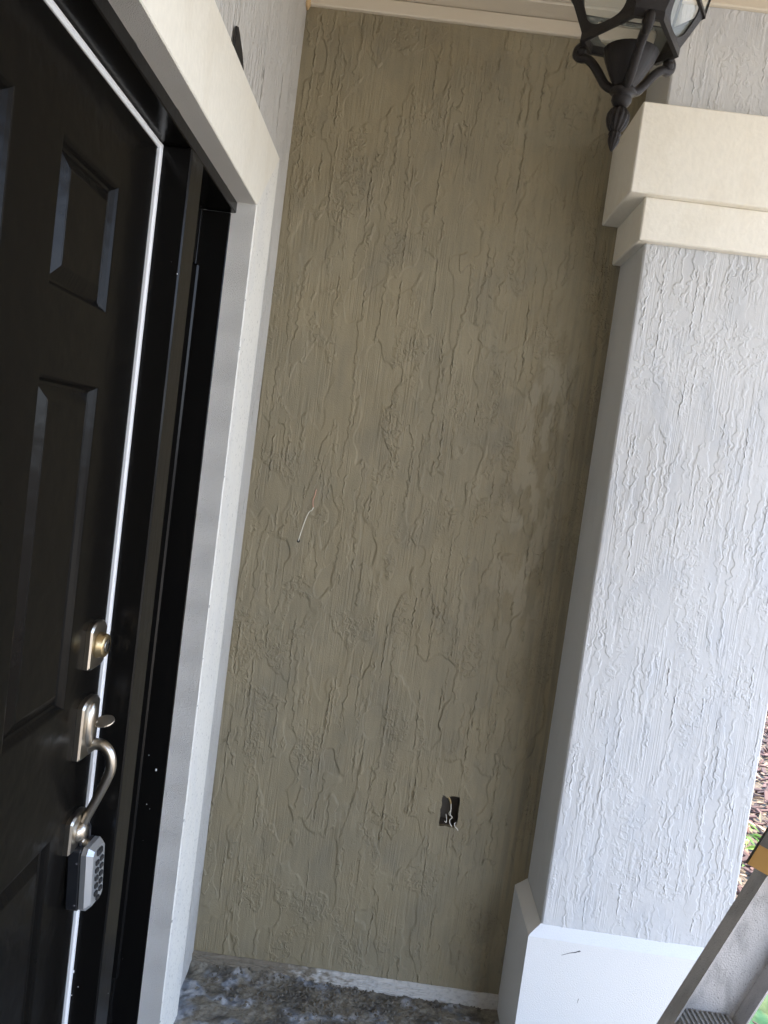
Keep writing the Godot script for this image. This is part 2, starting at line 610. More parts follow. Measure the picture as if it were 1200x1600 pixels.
	var cr := obj("mortar_crumbs", done(st), mat(lin(0.12, 0.108, 0.088), 0.95))
	cr.set_meta("kind", "stuff")
	tag(cr, "grey crumbs of mortar scattered on the porch floor at the wall foot", "rubble")

# ---------------------------------------------------------------- olive wall with a socket hole
func build_green_wall() -> void:
	var t := thing("stucco_wall", "olive grey freshly rendered wall with vertical trowel marks between door and column", "wall")
	var st := begin()
	var X0 := 0.0
	var X1 := 0.952
	var Y0 := 0.0
	var Y1 := 2.712
	var hx0 := 0.655
	var hx1 := 0.731
	var hy0 := 0.470
	var hy1 := 0.586
	var f := func(x: float, y: float) -> Array:
		return [Vector3(x, y, 0.0004), Vector2(x / 1.0, 1.0 - y / 2.71)]
	# ragged hole
	var rng := RandomNumberGenerator.new()
	rng.seed = 4
	var inner := []
	var outer := []
	var N := 40
	var cx := (hx0 + hx1) * 0.5
	var cy := (hy0 + hy1) * 0.5
	for k in N:
		var a := TAU * k / N
		var d := Vector2(cos(a), sin(a))
		var so := 1.0 / maxf(absf(d.x) / (0.5 * (hx1 - hx0)), absf(d.y) / (0.5 * (hy1 - hy0)))
		var si := 1.0 / maxf(absf(d.x) / 0.0260, absf(d.y) / 0.0460) + rng.randf_range(-0.0022, 0.0022)
		if d.y > 0.6 and d.x < 0.0 and d.x > -0.4:
			si -= 0.006
		inner.append(Vector2(cx, cy) + d * si)
		outer.append(Vector2(cx, cy) + d * so)
	# make the rect corners exact
	for k in N:
		var l := (k + 1) % N
		var o0: Array = f.call(outer[k].x, outer[k].y)
		var o1: Array = f.call(outer[l].x, outer[l].y)
		var i0: Array = f.call(inner[k].x, inner[k].y)
		var i1: Array = f.call(inner[l].x, inner[l].y)
		quad(st, i0[0], o0[0], o1[0], i1[0], [i0[1], o0[1], o1[1], i1[1]])
		for cn in [Vector2(hx0, hy0), Vector2(hx1, hy0), Vector2(hx1, hy1), Vector2(hx0, hy1)]:
			var k0: Vector2 = outer[k]
			var k1: Vector2 = outer[l]
			if (absf(k0.x - cn.x) < 1e-5 and absf(k1.y - cn.y) < 1e-5 and absf(k1.x - cn.x) > 1e-5) or (absf(k0.y - cn.y) < 1e-5 and absf(k1.x - cn.x) < 1e-5 and absf(k0.x - cn.x) > 1e-5):
				var c0: Array = f.call(cn.x, cn.y)
				quad(st, o0[0], c0[0], o1[0], o1[0], [o0[1], c0[1], o1[1], o1[1]])
	# thickness of the render seen in the hole
	for k in N:
		var l := (k + 1) % N
		var a := Vector3(inner[k].x, inner[k].y, 0)
		var b := Vector3(inner[l].x, inner[l].y, 0)
		var z := Vector3(0, 0, -0.014)
		quad(st, a, b, b + z, a + z, [Vector2(0.3, 0.5), Vector2(0.31, 0.5), Vector2(0.31, 0.51), Vector2(0.3, 0.51)])
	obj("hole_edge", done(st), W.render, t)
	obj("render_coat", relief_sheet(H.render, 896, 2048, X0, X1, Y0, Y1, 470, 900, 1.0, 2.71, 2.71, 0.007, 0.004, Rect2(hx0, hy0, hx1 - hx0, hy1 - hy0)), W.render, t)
	# metal box inside the hole
	st = begin()
	var lo := Vector3(cx - 0.029, cy - 0.05, -0.062)
	var hi := Vector3(cx + 0.029, cy + 0.05, -0.0142)
	quad(st, lo, Vector3(hi.x, lo.y, lo.z), Vector3(hi.x, hi.y, lo.z), Vector3(lo.x, hi.y, lo.z))
	quad(st, lo, Vector3(lo.x, hi.y, lo.z), Vector3(lo.x, hi.y, hi.z), Vector3(lo.x, lo.y, hi.z))
	quad(st, Vector3(hi.x, lo.y, hi.z), hi, Vector3(hi.x, hi.y, lo.z), Vector3(hi.x, lo.y, lo.z))
	quad(st, Vector3(lo.x, lo.y, hi.z), Vector3(hi.x, lo.y, hi.z), Vector3(hi.x, lo.y, lo.z), lo)
	quad(st, Vector3(lo.x, hi.y, lo.z), Vector3(hi.x, hi.y, lo.z), hi, Vector3(lo.x, hi.y, hi.z))
	obj("socket_box", done(st), mat(lin(0.10, 0.085, 0.07), 0.6), t)
	# blockwork core behind the render, open at the box
	var core := mat(lin(0.3, 0.29, 0.27), 0.9)
	st = begin()
	add_box(st, Vector3(-0.02, -0.1, -0.2), Vector3(lo.x - 0.001, 2.75, -0.003), 0.001)
	add_box(st, Vector3(hi.x + 0.001, -0.1, -0.2), Vector3(1.40, 2.75, -0.003), 0.001)
	add_box(st, Vector3(lo.x - 0.001, -0.1, -0.2), Vector3(hi.x + 0.001, lo.y - 0.001, -0.003), 0.001)
	add_box(st, Vector3(lo.x - 0.001, hi.y + 0.001, -0.2), Vector3(hi.x + 0.001, 2.75, -0.003), 0.001)
	add_box(st, Vector3(lo.x - 0.001, lo.y - 0.001, -0.2), Vector3(hi.x + 0.001, hi.y + 0.001, -0.064), 0.001)
	obj("wall_core", done(st), core, t)
	# unpainted strip at the foot, white at the right, smeared with mortar at the left
	var w := 512
	var h := 32
	var data := PackedByteArray()
	data.resize(w * h * 3)
	var n1 := noise(501, 1.0, 4)
	for j in h:
		for i in w:
			var x := 0.93 * i / w
			var y := 0.06 * j / h
			var q := n1.get_noise_2d(x * 30.0, y * 60.0)
			var wh := smoothstep(0.28, 0.50, x + 0.22 * q)
			var col := Vector3(0.19, 0.165, 0.125).lerp(Vector3(0.50, 0.49, 0.465), wh)
			col *= 1.0 + 0.5 * minf(0.0, n1.get_noise_2d(x * 45.0 + 4.0, y * 70.0) + 0.1)
			put(data, (j * w + i) * 3, col)
	var sm := relief(mat(Color.WHITE, 0.8), float_texture(256, 256, _noise_field(256, 505, 0.04)), 0.5)
	sm.albedo_texture = byte_texture(w, h, data)
	st = begin()
	st.set_smooth_group(1)
	var n2 := noise(503, 1.0, 3)
	for i in 120:
		var a := 0.93 * i / 120.0
		var b := 0.93 * (i + 1) / 120.0
		var za := 0.010 + 0.005 * n2.get_noise_2d(a * 60.0, 0.0)
		var zb := 0.010 + 0.005 * n2.get_noise_2d(b * 60.0, 0.0)
		var ya := 0.002 * n2.get_noise_2d(a * 45.0, 9.0) - 0.001
		var yb := 0.002 * n2.get_noise_2d(b * 45.0, 9.0) - 0.001
		quad(st, Vector3(a, -0.058, za + 0.006), Vector3(b, -0.058, zb + 0.006), Vector3(b, yb - 0.004, zb), Vector3(a, ya - 0.004, za), [Vector2(a / 0.93, 1), Vector2(b / 0.93, 1), Vector2(b / 0.93, 0.1), Vector2(a / 0.93, 0.1)])
		quad(st, Vector3(a, ya - 0.004, za), Vector3(b, yb - 0.004, zb), Vector3(b, yb, -0.002), Vector3(a, ya, -0.002), [Vector2(a / 0.93, 0.1), Vector2(b / 0.93, 0.1), Vector2(b / 0.93, 0), Vector2(a / 0.93, 0)])
	var fs := obj("foot_strip", done(st), sm, t)
	fs.set_meta("label", "bare white strip along the foot of the olive wall, smeared with mortar")

func _noise_field(size: int, sd: int, freq: float) -> PackedFloat32Array:
	var d := PackedFloat32Array()
	d.resize(size * size)
	var n := noise(sd, freq, 4)
	for j in size:
		for i in size:
			d[j * size + i] = 0.5 + 0.5 * n.get_noise_2d(i, j)
	return d

# ---------------------------------------------------------------- entry wall on the left with its white casing
func build_entry_wall() -> void:
	var t := thing("entry_wall", "pale grey stucco wall around the black door on the left", "wall")
	var st := begin()
	# face strips as seen from the porch (+x), corner at z = 0
	var f := func(z0: float, z1: float, y0: float, y1: float) -> void:
		quad(st, Vector3(0, y0, z1), Vector3(0, y0, z0), Vector3(0, y1, z0), Vector3(0, y1, z1), [Vector2(1 - z1 / 1.2, 1 - y0 / 2.8), Vector2(1 - z0 / 1.2, 1 - y0 / 2.8), Vector2(1 - z0 / 1.2, 1 - y1 / 2.8), Vector2(1 - z1 / 1.2, 1 - y1 / 2.8)])
	f.call(-0.003, 0.30, -0.06, 2.15)
	f.call(-0.003, 1.72, 2.15, 2.76)
	obj("wall_face", done(st), W.grey_stucco, t)
	st = begin()
	f.call(1.721, 7.0, -0.3, 4.2)
	obj("render_coat", done(st), mat(lin(0.235, 0.20, 0.138), 0.75), t)  # unseen wall stretch, made long, tall and dark to cut sky and bounced light
	st = begin()
	add_box(st, Vector3(-0.2, -0.3, -0.2), Vector3(-0.002, 2.76, 0.355), 0.001)
	add_box(st, Vector3(-0.2, 2.05, 0.355), Vector3(-0.002, 2.76, 1.72), 0.001)
	add_box(st, Vector3(-0.2, -0.3, 1.66), Vector3(-0.002, 4.2, 7.0), 0.001)
	obj("wall_core", done(st), mat(lin(0.3, 0.29, 0.27), 0.9), t)
	var blocker := thing("sky_blocker", "added unseen olive wing of the house closing the front of the entry court", "wall", Vector3(0, 0, 4.5))  # wall added out of view to keep front sky light off the porch
	obj("wall_core", box(Vector3(-0.2, -0.3, 0.002), Vector3(1.9, 3.6, 0.25), 0.01), mat(lin(0.215, 0.18, 0.115), 0.8), blocker)
	# casing: side board
	var n := noise(611, 1.0, 3)
	st = begin()
	var P := 0.020
	var z0 := 0.205
	var z1 := 0.386
	var yb := -0.055
	var yt := 2.047
	var ytop := 2.221
	var S := 60
	for i in S:
		var a := lerpf(yb, yt, float(i) / S)
		var b := lerpf(yb, yt, float(i + 1) / S)
		# reveal with a wavering paint edge against the black jamb
		var xa := -0.037 + 0.0012 * n.get_noise_2d(a * 16.0, 0.0)
		var xb := -0.037 + 0.0012 * n.get_noise_2d(b * 16.0, 0.0)
		quad(st, Vector3(xa, a, z1), Vector3(P - 0.002, a, z1), Vector3(P - 0.002, b, z1), Vector3(xb, b, z1))
	obj("casing_reveal", done(st), W.casing_reveal, t)
	st = begin()
	var uvf := func(z: float, y: float) -> Vector2:
		return Vector2((z - z0) / 0.18, 1.0 - (y + 0.055) / 2.3)
	quad(st, Vector3(P, yb, z1 - 0.002), Vector3(P, yb, z0 + 0.002), Vector3(P, ytop - 0.002, z0 + 0.002), Vector3(P, yt, z1 - 0.002), [uvf.call(z1, yb), uvf.call(z0, yb), uvf.call(z0, ytop), uvf.call(z1, yt)])
	quad(st, Vector3(P - 0.002, yb, z1), Vector3(P, yb, z1 - 0.002), Vector3(P, yt, z1 - 0.002), Vector3(P - 0.002, yt, z1), [uvf.call(z1, yb), uvf.call(z1, yb), uvf.call(z1, yt), uvf.call(z1, yt)])
	quad(st, Vector3(P, yb, z0 + 0.002), Vector3(P - 0.002, yb, z0), Vector3(P - 0.002, ytop, z0), Vector3(P, ytop, z0 + 0.002), [uvf.call(z0, yb), uvf.call(z0, yb), uvf.call(z0, ytop), uvf.call(z0, ytop)])
	quad(st, Vector3(P - 0.002, yb, z0), Vector3(-0.001, yb, z0), Vector3(-0.001, ytop, z0), Vector3(P - 0.002, ytop, z0), [uvf.call(z0, yb), uvf.call(z0, yb), uvf.call(z0, ytop), uvf.call(z0, ytop)])
	obj("casing_side", done(st), W.casing, t)
	# casing: head board, front and underside
	st = begin()
	var ze := 1.78
	quad(st, Vector3(P, yt, ze), Vector3(P, yt, z1 - 0.002), Vector3(P, ytop - 0.002, z0 + 0.002), Vector3(P, ytop - 0.002, ze))
	quad(st, Vector3(P, ytop - 0.002, ze), Vector3(P, ytop - 0.002, z0 + 0.002), Vector3(P - 0.002, ytop, z0), Vector3(P - 0.002, ytop, ze))
	quad(st, Vector3(P - 0.002, ytop, ze), Vector3(P - 0.002, ytop, z0), Vector3(-0.001, ytop, z0), Vector3(-0.001, ytop, ze))
	quad(st, Vector3(P - 0.002, yt - 0.002, ze), Vector3(P - 0.002, yt - 0.002, z1), Vector3(P, yt, z1 - 0.002), Vector3(P, yt, ze))
	obj("casing_head", done(st), W.trim, t)
	st = begin()
	for i in 70:
		var a := lerpf(z1, ze, float(i) / 70)
		var b := lerpf(z1, ze, float(i + 1) / 70)
		var xa := -0.027 + 0.004 * n.get_noise_2d(a * 14.0, 30.0)
		var xb := -0.027 + 0.004 * n.get_noise_2d(b * 14.0, 30.0)
		quad(st, Vector3(xa, yt - 0.002, a), Vector3(P - 0.002, yt - 0.002, a), Vector3(P - 0.002, yt - 0.002, b), Vector3(xb, yt - 0.002, b))
	var hr := obj("casing_head_underside", done(st), W.casing_reveal, t)
	hr.name = "casing_soffit"
	# far casing board beyond the door, out of the picture
	obj("casing_side", box(Vector3(0.0, -0.055, 1.60), Vector3(0.0195, 2.0445, 1.779), 0.002), W.trim, t)
	# scrap of black flashing behind the casing head
	var fl := thing("flashing_scrap", "torn black strip poking up behind the top of the white door casing", "flashing")
	st = begin()
	var pts := [[0.655, 2.205], [0.655, 2.282], [0.640, 2.288], [0.60, 2.268], [0.575, 2.246], [0.570, 2.205]]
	for i in pts.size() - 2:
		for x in [0.004, 0.007]:
			var a := Vector3(x, pts[0][1], pts[0][0])
			var b := Vector3(x, pts[i + 1][1], pts[i + 1][0])
			var c := Vector3(x, pts[i + 2][1], pts[i + 2][0])
			if x < 0.005:
				tri(st, a, b, c)
			else:
				tri(st, a, c, b)
	for i in pts.size():
		var k := (i + 1) % pts.size()
		quad(st, Vector3(0.004, pts[i][1], pts[i][0]), Vector3(0.004, pts[k][1], pts[k][0]), Vector3(0.007, pts[k][1], pts[k][0]), Vector3(0.007, pts[i][1], pts[i][0]))
	add_box(st, Vector3(0.003, 2.205, 0.475), Vector3(0.008, 2.236, 0.566), 0.001)
	obj("strip", done(st), mat(lin(0.012, 0.012, 0.013), 0.5), fl)

# ---------------------------------------------------------------- column on the right
func build_pilaster() -> void:
	var t := thing("stucco_column", "square white stucco column with moulded capital and plain base at right", "column", Vector3(0.945, 0, 0))
	var st := begin()
	var wd := 0.487
	var zf := 0.215
	var r := 0.004
	var y0 := 0.30
	var y1 := 2.74
	# front face
	var uv := func(x: float, y: float) -> Vector2:
		return Vector2(x / 0.49, 1.0 - (y - 0.3) / 2.44)
	quad(st, Vector3(0, y0, zf - r), Vector3(r, y0, zf), Vector3(r, y1, zf), Vector3(0, y1, zf - r), [uv.call(0, y0), uv.call(r, y0), uv.call(r, y1), uv.call(0, y1)])
	quad(st, Vector3(wd - r, y0, zf), Vector3(wd, y0, zf - r), Vector3(wd, y1, zf - r), Vector3(wd - r, y1, zf), [uv.call(wd - r, y0), uv.call(wd, y0), uv.call(wd, y1), uv.call(wd - r, y1)])
	obj("shaft_corner", done(st), W.shaft, t)
	var sf := obj("shaft_front", relief_sheet(H.shaft, 560, 2048, r, wd - r, y0, y1, 250, 900, 0.49, 2.44, y1, 0.0062, 0.006), W.shaft, t)
	sf.position = Vector3(0, 0, zf)
	st = begin()
	quad(st, Vector3(0, y0, -0.003), Vector3(0, y0, zf - r), Vector3(0, y1, zf - r), Vector3(0, y1, -0.003), [Vector2(0, 1), Vector2(1, 1), Vector2(1, 0), Vector2(0, 0)])
	quad(st, Vector3(wd, y0, zf - r), Vector3(wd, y0, -0.2), Vector3(wd, y1, -0.2), Vector3(wd, y1, zf - r), [Vector2(0, 1), Vector2(1, 1), Vector2(1, 0), Vector2(0, 0)])
	obj("shaft_side", done(st), W.shaft_side, t)
	st = begin()
	add_box(st, Vector3(0.456, -0.1, -0.2), Vector3(wd - 0.002, 2.75, -0.005), 0.001)
	obj("shaft_core", done(st), mat(lin(0.3, 0.29, 0.27), 0.9), t)
	# capital: two stepped boards wrapped round the shaft
	obj("capital_board", box(Vector3(-0.067, 2.226, -0.001), Vector3(0.55, 2.436, 0.262), 0.003), W.trim, t)
	obj("capital_bed_board", box(Vector3(-0.023, 2.124, -0.0015), Vector3(0.508, 2.2275, 0.239), 0.003), W.trim, t)
	# base with a sloping top
	st = begin()
	var bx := -0.034
	var bz := 0.236
	var bw := 0.522
	var top := 0.338
	var lo := -0.10
	var ty := 0.364
	quad(st, Vector3(bx, lo, bz), Vector3(bw, lo, bz), Vector3(bw, top, bz), Vector3(bx, top, bz))
	quad(st, Vector3(bx, lo, 0), Vector3(bx, lo, bz), Vector3(bx, top, bz), Vector3(bx, top, 0))
	quad(st, Vector3(bw, lo, bz), Vector3(bw, lo, -0.2), Vector3(bw, top, -0.2), Vector3(bw, top, bz))
	var k := 0.004
	quad(st, Vector3(bx, top, bz), Vector3(bw, top, bz), Vector3(bw - k, top + k, bz - k), Vector3(bx + k, top + k, bz - k))
	quad(st, Vector3(bx, top, 0), Vector3(bx, top, bz), Vector3(bx + k, top + k, bz - k), Vector3(bx + k, top + k, 0))
	quad(st, Vector3(bx + k, top + k, bz - k), Vector3(bw - k, top + k, bz - k), Vector3(wd + 0.001, ty, zf - 0.001), Vector3(-0.001, ty, zf - 0.001))
	quad(st, Vector3(bx + k, top + k, 0), Vector3(bx + k, top + k, bz - k), Vector3(-0.001, ty, zf - 0.001), Vector3(-0.001, ty, 0))
	quad(st, Vector3(bw, top, bz), Vector3(bw, top, -0.2), Vector3(wd, ty, -0.2), Vector3(wd, ty, zf))
	obj("base", done(st), world_relief(mat(lin(0.70, 0.695, 0.68), 0.5), W.paint_relief, 0.12, Vector3(5, 5, 5)), t)
	# scuffs on the base and lower shaft
	st = begin()
	add_tube(st, [Vector3(0.058, 0.300, bz), Vector3(0.078, 0.309, bz), Vector3(0.093, 0.313, bz), Vector3(0.103, 0.319, bz)], [0.0006, 0.0009, 0.0016, 0.0010], 5)
	add_tube(st, [Vector3(0.098, 0.316, bz), Vector3(0.105, 0.3175, bz)], [0.0022, 0.0012], 5)
	add_tube(st, [Vector3(0.119, 0.190, bz), Vector3(0.117, 0.177, bz)], [0.0008, 0.0004], 5)
	add_tube(st, [Vector3(0.066, 0.752, zf), Vector3(0.080, 0.744, zf)], [0.0010, 0.0005], 5)
	add_tube(st, [Vector3(0.086, 0.652, zf), Vector3(0.093, 0.644, zf)], [0.0010, 0.0005], 5)
	var sc := obj("scuff", done(st), mat(lin(0.12, 0.115, 0.11), 0.9), t)
	sc.set_meta("label", "thin dark scuff marks")

# ---------------------------------------------------------------- porch ceiling
func build_ceiling() -> void:
	var t := thing("porch_ceiling", "beige boarded porch ceiling with narrow trim along the wall tops", "ceiling", Vector3(0, 2.70, 0))
	obj("frieze", box(Vector3(0.004, 0.007, -0.002), Vector3(0.944, 0.044, 0.014), 0.003), W.soffit, t)
	obj("frieze", box(Vector3(0.936, -0.006, 0.2135), Vector3(3.0, 0.044, 0.229), 0.003), W.soffit, t)
	# boards running along the wall
	var bw := 0.076
	for k in 42:
		var z := 0.0 + k * (bw + 0.005)
		obj("board", box(Vector3(-0.001, 0.0455, z), Vector3(3.0, 0.062, z + bw), 0.004), W.soffit, t)
	obj("roof_deck", box(Vector3(-0.2, 0.0625, -0.3), Vector3(3.02, 0.2, 3.45), 0.004), mat(lin(0.35, 0.33, 0.3), 0.9), t)
	# dab of foam in the corner
	var st := begin()
	st.set_smooth_group(1)
	var n := noise(77, 1.0, 2)
	for i in 8:
		for j in 12:
			var c := []
			for q in [[i, j], [i, j + 1], [i + 1, j + 1], [i + 1, j]]:
				var a: float = PI * q[0] / 8.0
				var b: float = TAU * (q[1] % 12) / 12.0
				var d := Vector3(sin(a) * cos(b), cos(a), sin(a) * sin(b))
				c.append(Vector3(0.004, 0.012, 0.012) + d * Vector3(0.008, 0.019, 0.012) * (1.0 + 0.35 * n.get_noise_3d(d.x * 3.0, d.y * 3.0, d.z * 3.0)))
			_edge(st, c[0], c[1], c[2], c[3], (c[0] + c[2]) * 0.5 - Vector3(0.004, 0.012, 0.012))
	var fo := obj("foam_dab", done(st), mat(lin(0.55, 0.38, 0.20), 0.8), t)
	fo.set_meta("label", "tan dab of foam filler")

# ---------------------------------------------------------------- black frame with side light
func build_door_frame() -> void:
	var t := thing("door_frame", "glossy black door frame with narrow side light beside the white casing", "door frame", Vector3(-0.079, 0, 0.74))
	var B: Material = W.black
	# local: x outwards, z towards the camera
	obj("mullion", box(Vector3(-0.05, -0.05, -0.078), Vector3(0.056, 2.0195, -0.004), 0.003), B, t)
	obj("head_jamb", box(Vector3(-0.05, 2.020, -0.356), Vector3(0.054, 2.046, 0.86), 0.002), B, t)
	obj("side_jamb", box(Vector3(-0.06, -0.05, -0.385), Vector3(0.043, 2.019, -0.352), 0.002), B, t)
	obj("door_jamb", box(Vector3(-0.05, -0.05, 0.826), Vector3(0.054, 2.019, 0.86), 0.002), B, t)
	# side light: stiles, rails, panel
	var xs := -0.017
	var s := obj("side_light", box(Vector3(xs - 0.03, -0.04, -0.351), Vector3(xs - 0.010, 2.018, -0.079), 0.001), B, t)
	s.set_meta("label", "narrow black side light")
	obj("stile", box(Vector3(xs - 0.0095, -0.04, -0.351), Vector3(xs, 2.018, -0.3295), 0.002), B, s)
	obj("stile", box(Vector3(xs - 0.0095, -0.04, -0.128), Vector3(xs, 2.018, -0.0795), 0.002), B, s)
	obj("rail", box(Vector3(xs - 0.0095, 1.892, -0.329), Vector3(xs, 2.018, -0.1285), 0.002), B, s)
	obj("rail", box(Vector3(xs - 0.0095, -0.04, -0.329), Vector3(xs, 0.20, -0.1285), 0.002), B, s)
	for z in [-0.3285, -0.1375]:
		obj("moulding", box(Vector3(xs - 0.0092, 0.2015, z), Vector3(xs + 0.011, 1.8905, z + 0.012), 0.004), B, s)
	obj("pane", box(Vector3(xs - 0.0094, 0.202, -0.316), Vector3(xs - 0.006, 1.890, -0.138), 0.0005), mat(lin(0.01, 0.01, 0.011), 0.06), s)
	# white weather strip round the leaf
	obj("weather_strip", box(Vector3(-0.012, -0.05, -0.0035), Vector3(0.004, 2.0195, 0.0085), 0.003), W.strip, t)
	obj("weather_strip", box(Vector3(-0.012, 2.0085, 0.009), Vector3(0.003, 2.0195, 0.825), 0.003), W.strip, t)
	obj("threshold", box(Vector3(-0.06, -0.075, -0.352), Vector3(0.06, -0.0505, 0.86), 0.003), mat(lin(0.2, 0.19, 0.18), 0.4, 0.8), t)
	# flecks of white paint on the black frame
	var rng := RandomNumberGenerator.new()
	rng.seed = 31
	var st := begin()
	for k in 18:
		var y := rng.randf_range(0.0, 1.95)
		if k < 14:
			y = rng.randf_range(0.0, 0.75)
		var q := rng.randf_range(0.0002, 0.0008)
		if k % 11 == 0:
			q = 0.0019
		var p := Vector3(rng.randf_range(-0.006, 0.055), y, -0.0042)
		if k % 3 == 0:
			p = Vector3(rng.randf_range(-0.05, 0.04), y, -0.352)
		elif k % 5 == 0:
			p = Vector3(0.056, y, rng.randf_range(-0.07, -0.01))
		add_box(st, p - Vector3(q, q * 1.5, q), p + Vector3(q, q * 1.5, q * 0.9), q * 0.4)
	var sp := obj("paint_flecks", done(st), mat(lin(0.8, 0.8, 0.8), 0.6), t)
	sp.set_meta("kind", "stuff")

# ---------------------------------------------------------------- panelled leaf
func panel_mesh(z0: float, z1: float, y0: float, y1: float) -> ArrayMesh:
	# rings from the leaf's face inwards: ogee down, wide bevel up to the raised field
	var prof := [[0.0, 0.0], [0.003, -0.0005], [0.007, -0.004], [0.011, -0.0095], [0.015, -0.011], [0.034, -0.003], [0.037, -0.002]]
	var st := begin()
	for i in prof.size() - 1:
		var a: float = prof[i][0]
		var b: float = prof[i + 1][0]
		var xa: float = prof[i][1]
		var xb: float = prof[i + 1][1]
		var o := [Vector3(xa, y0 + a, z1 - a), Vector3(xa, y0 + a, z0 + a), Vector3(xa, y1 - a, z0 + a), Vector3(xa, y1 - a, z1 - a)]
		var n := [Vector3(xb, y0 + b, z1 - b), Vector3(xb, y0 + b, z0 + b), Vector3(xb, y1 - b, z0 + b), Vector3(xb, y1 - b, z1 - b)]
		for k in 4:
			var l := (k + 1) % 4
			quad(st, o[k], o[l], n[l], n[k])
	var e := 0.037
	quad(st, Vector3(-0.002, y0 + e, z1 - e), Vector3(-0.002, y0 + e, z0 + e), Vector3(-0.002, y1 - e, z0 + e), Vector3(-0.002, y1 - e, z1 - e))
	return done(st)

func build_door() -> void:
	var t := thing("panel_door", "black panelled front door with nickel handle and brass deadbolt", "door", Vector3(-0.079, 0, 0.752))
	var zs := [0.0, 0.145, 0.342, 0.463, 0.660, 0.810]
	var ys := [-0.04, 0.215, 0.800, 1.024, 1.567, 1.682, 1.885, 2.006]
	var st := begin()
	for i in 5:
		for j in 7:
			if i % 2 == 1 and j % 2 == 1:
				continue
			var za: float = zs[i] + (0.008 if i == 0 else 0.0)
			quad(st, Vector3(0, ys[j], zs[i + 1]), Vector3(0, ys[j], za), Vector3(0, ys[j + 1], za), Vector3(0, ys[j + 1], zs[i + 1]))
	# rounded edge on the lock side, then the edge, top and back
	st.set_smooth_group(1)
	for k in 6:
		var a := PI * 0.5 * k / 6.0
		var b := PI * 0.5 * (k + 1) / 6.0
		quad(st, Vector3(-0.008 + 0.008 * cos(a), -0.04, 0.008 - 0.008 * sin(a)), Vector3(-0.008 + 0.008 * cos(b), -0.04, 0.008 - 0.008 * sin(b)), Vector3(-0.008 + 0.008 * cos(b), 2.006, 0.008 - 0.008 * sin(b)), Vector3(-0.008 + 0.008 * cos(a), 2.006, 0.008 - 0.008 * sin(a)))
	st.set_smooth_group(-1)
	quad(st, Vector3(-0.008, -0.04, 0), Vector3(-0.044, -0.04, 0), Vector3(-0.044, 2.006, 0), Vector3(-0.008, 2.006, 0))
	quad(st, Vector3(-0.044, 2.006, 0.81), Vector3(0, 2.006, 0.81), Vector3(0, 2.006, 0.0), Vector3(-0.044, 2.006, 0.0))
	quad(st, Vector3(-0.044, -0.04, 0), Vector3(-0.044, -0.04, 0.81), Vector3(-0.044, 2.006, 0.81), Vector3(-0.044, 2.006, 0))
	obj("leaf", done(st), W.door, t)
	for i in [1, 3]:
		for j in [1, 3, 5]:
			obj("panel", panel_mesh(zs[i], zs[i + 1], ys[j], ys[j + 1]), W.door, t)
	# deadbolt
	var d := obj("deadbolt", arched_plate(0.033, 0.043, 0.011, 0.6), W.nickel, t)
	d.position = Vector3(0.0002, 1.117, 0.056)
	var c := obj("cylinder", lathe([Vector2(0.0235, 0.0), Vector2(0.0235, 0.004), Vector2(0.0215, 0.006), Vector2(0.0210, 0.0125), Vector2(0.0195, 0.014), Vector2(0.0, 0.0142)], 28), W.brass, d)
	c.rotation_degrees = Vector3(0, 0, -90)
	c.position = Vector3(0.0112, 0.0, 0.0)
	var kf := obj("key_face", lathe([Vector2(0.0120, 0.0), Vector2(0.0120, 0.0015), Vector2(0.0108, 0.002), Vector2(0.0, 0.002)], 24), mat(lin(0.30, 0.29, 0.27), 0.25, 1.0), d)
	kf.rotation_degrees = Vector3(0, 0, -90)
	kf.position = Vector3(0.0255, 0.0, 0.0)
	obj("keyway", box(Vector3(0.0275, -0.0045, -0.001), Vector3(0.0280, 0.0045, 0.001), 0.0002), mat(lin(0.01, 0.01, 0.01), 0.5), d)
	# handle set: plate, thumb lever, S-shaped grip, lower rosette
	var h := obj("handle", arched_plate(0.036, 0.055, 0.012, 0.5), W.nickel, t)
	h.position = Vector3(0.0002, 0.966, 0.056)
	var bo := obj("boss", lathe([Vector2(0.024, 0.0), Vector2(0.023, 0.004), Vector2(0.016, 0.008), Vector2(0.0, 0.0095)], 24), W.nickel, h)
	bo.rotation_degrees = Vector3(0, 0, -90)
	bo.scale = Vector3(1.75, 1.0, 0.85)
	bo.position = Vector3(0.0118, 0.004, 0)
	var path := smooth_path([Vector3(0.004, -0.048, -0.008), Vector3(0.017, -0.035, -0.008), Vector3(0.034, -0.034, -0.008), Vector3(0.049, -0.048, -0.008), Vector3(0.054, -0.074, -0.008), Vector3(0.046, -0.104, -0.008), Vector3(0.032, -0.141, -0.008), Vector3(0.019, -0.175, -0.008), Vector3(0.012, -0.201, -0.008), Vector3(0.017, -0.217, -0.008), Vector3(0.028, -0.221, -0.008)], 6)
	var rad := []
	for i in path.size():
		var f := float(i) / path.size()
		rad.append(lerpf(0.0112, 0.0068, f) if f > 0.12 else lerpf(0.0098, 0.0112, f / 0.12))
	obj("grip", tube(path, rad, 16), W.nickel, h)
	st = begin()
	var disc := []
	for k in 20:
		var f := TAU * k / 20.0
		disc.append(Vector3(0.034 + 0.018 * cos(f), 0.010 + 0.003 * cos(f) - 0.006 * sin(f), -0.006 + 0.0135 * sin(f)))
	var up := Vector3(-0.0005, 0.0024, 0)
	for k in 20:
		var l := (k + 1) % 20
		tri(st, Vector3(0.034, 0.0085, -0.006) + up, disc[l] + up, disc[k] + up)
		tri(st, Vector3(0.034, 0.0085, -0.006), disc[k], disc[l])
		_edge(st, disc[k], disc[l], disc[l] + up, disc[k] + up, disc[k] - Vector3(0.034, 0.01, -0.006))
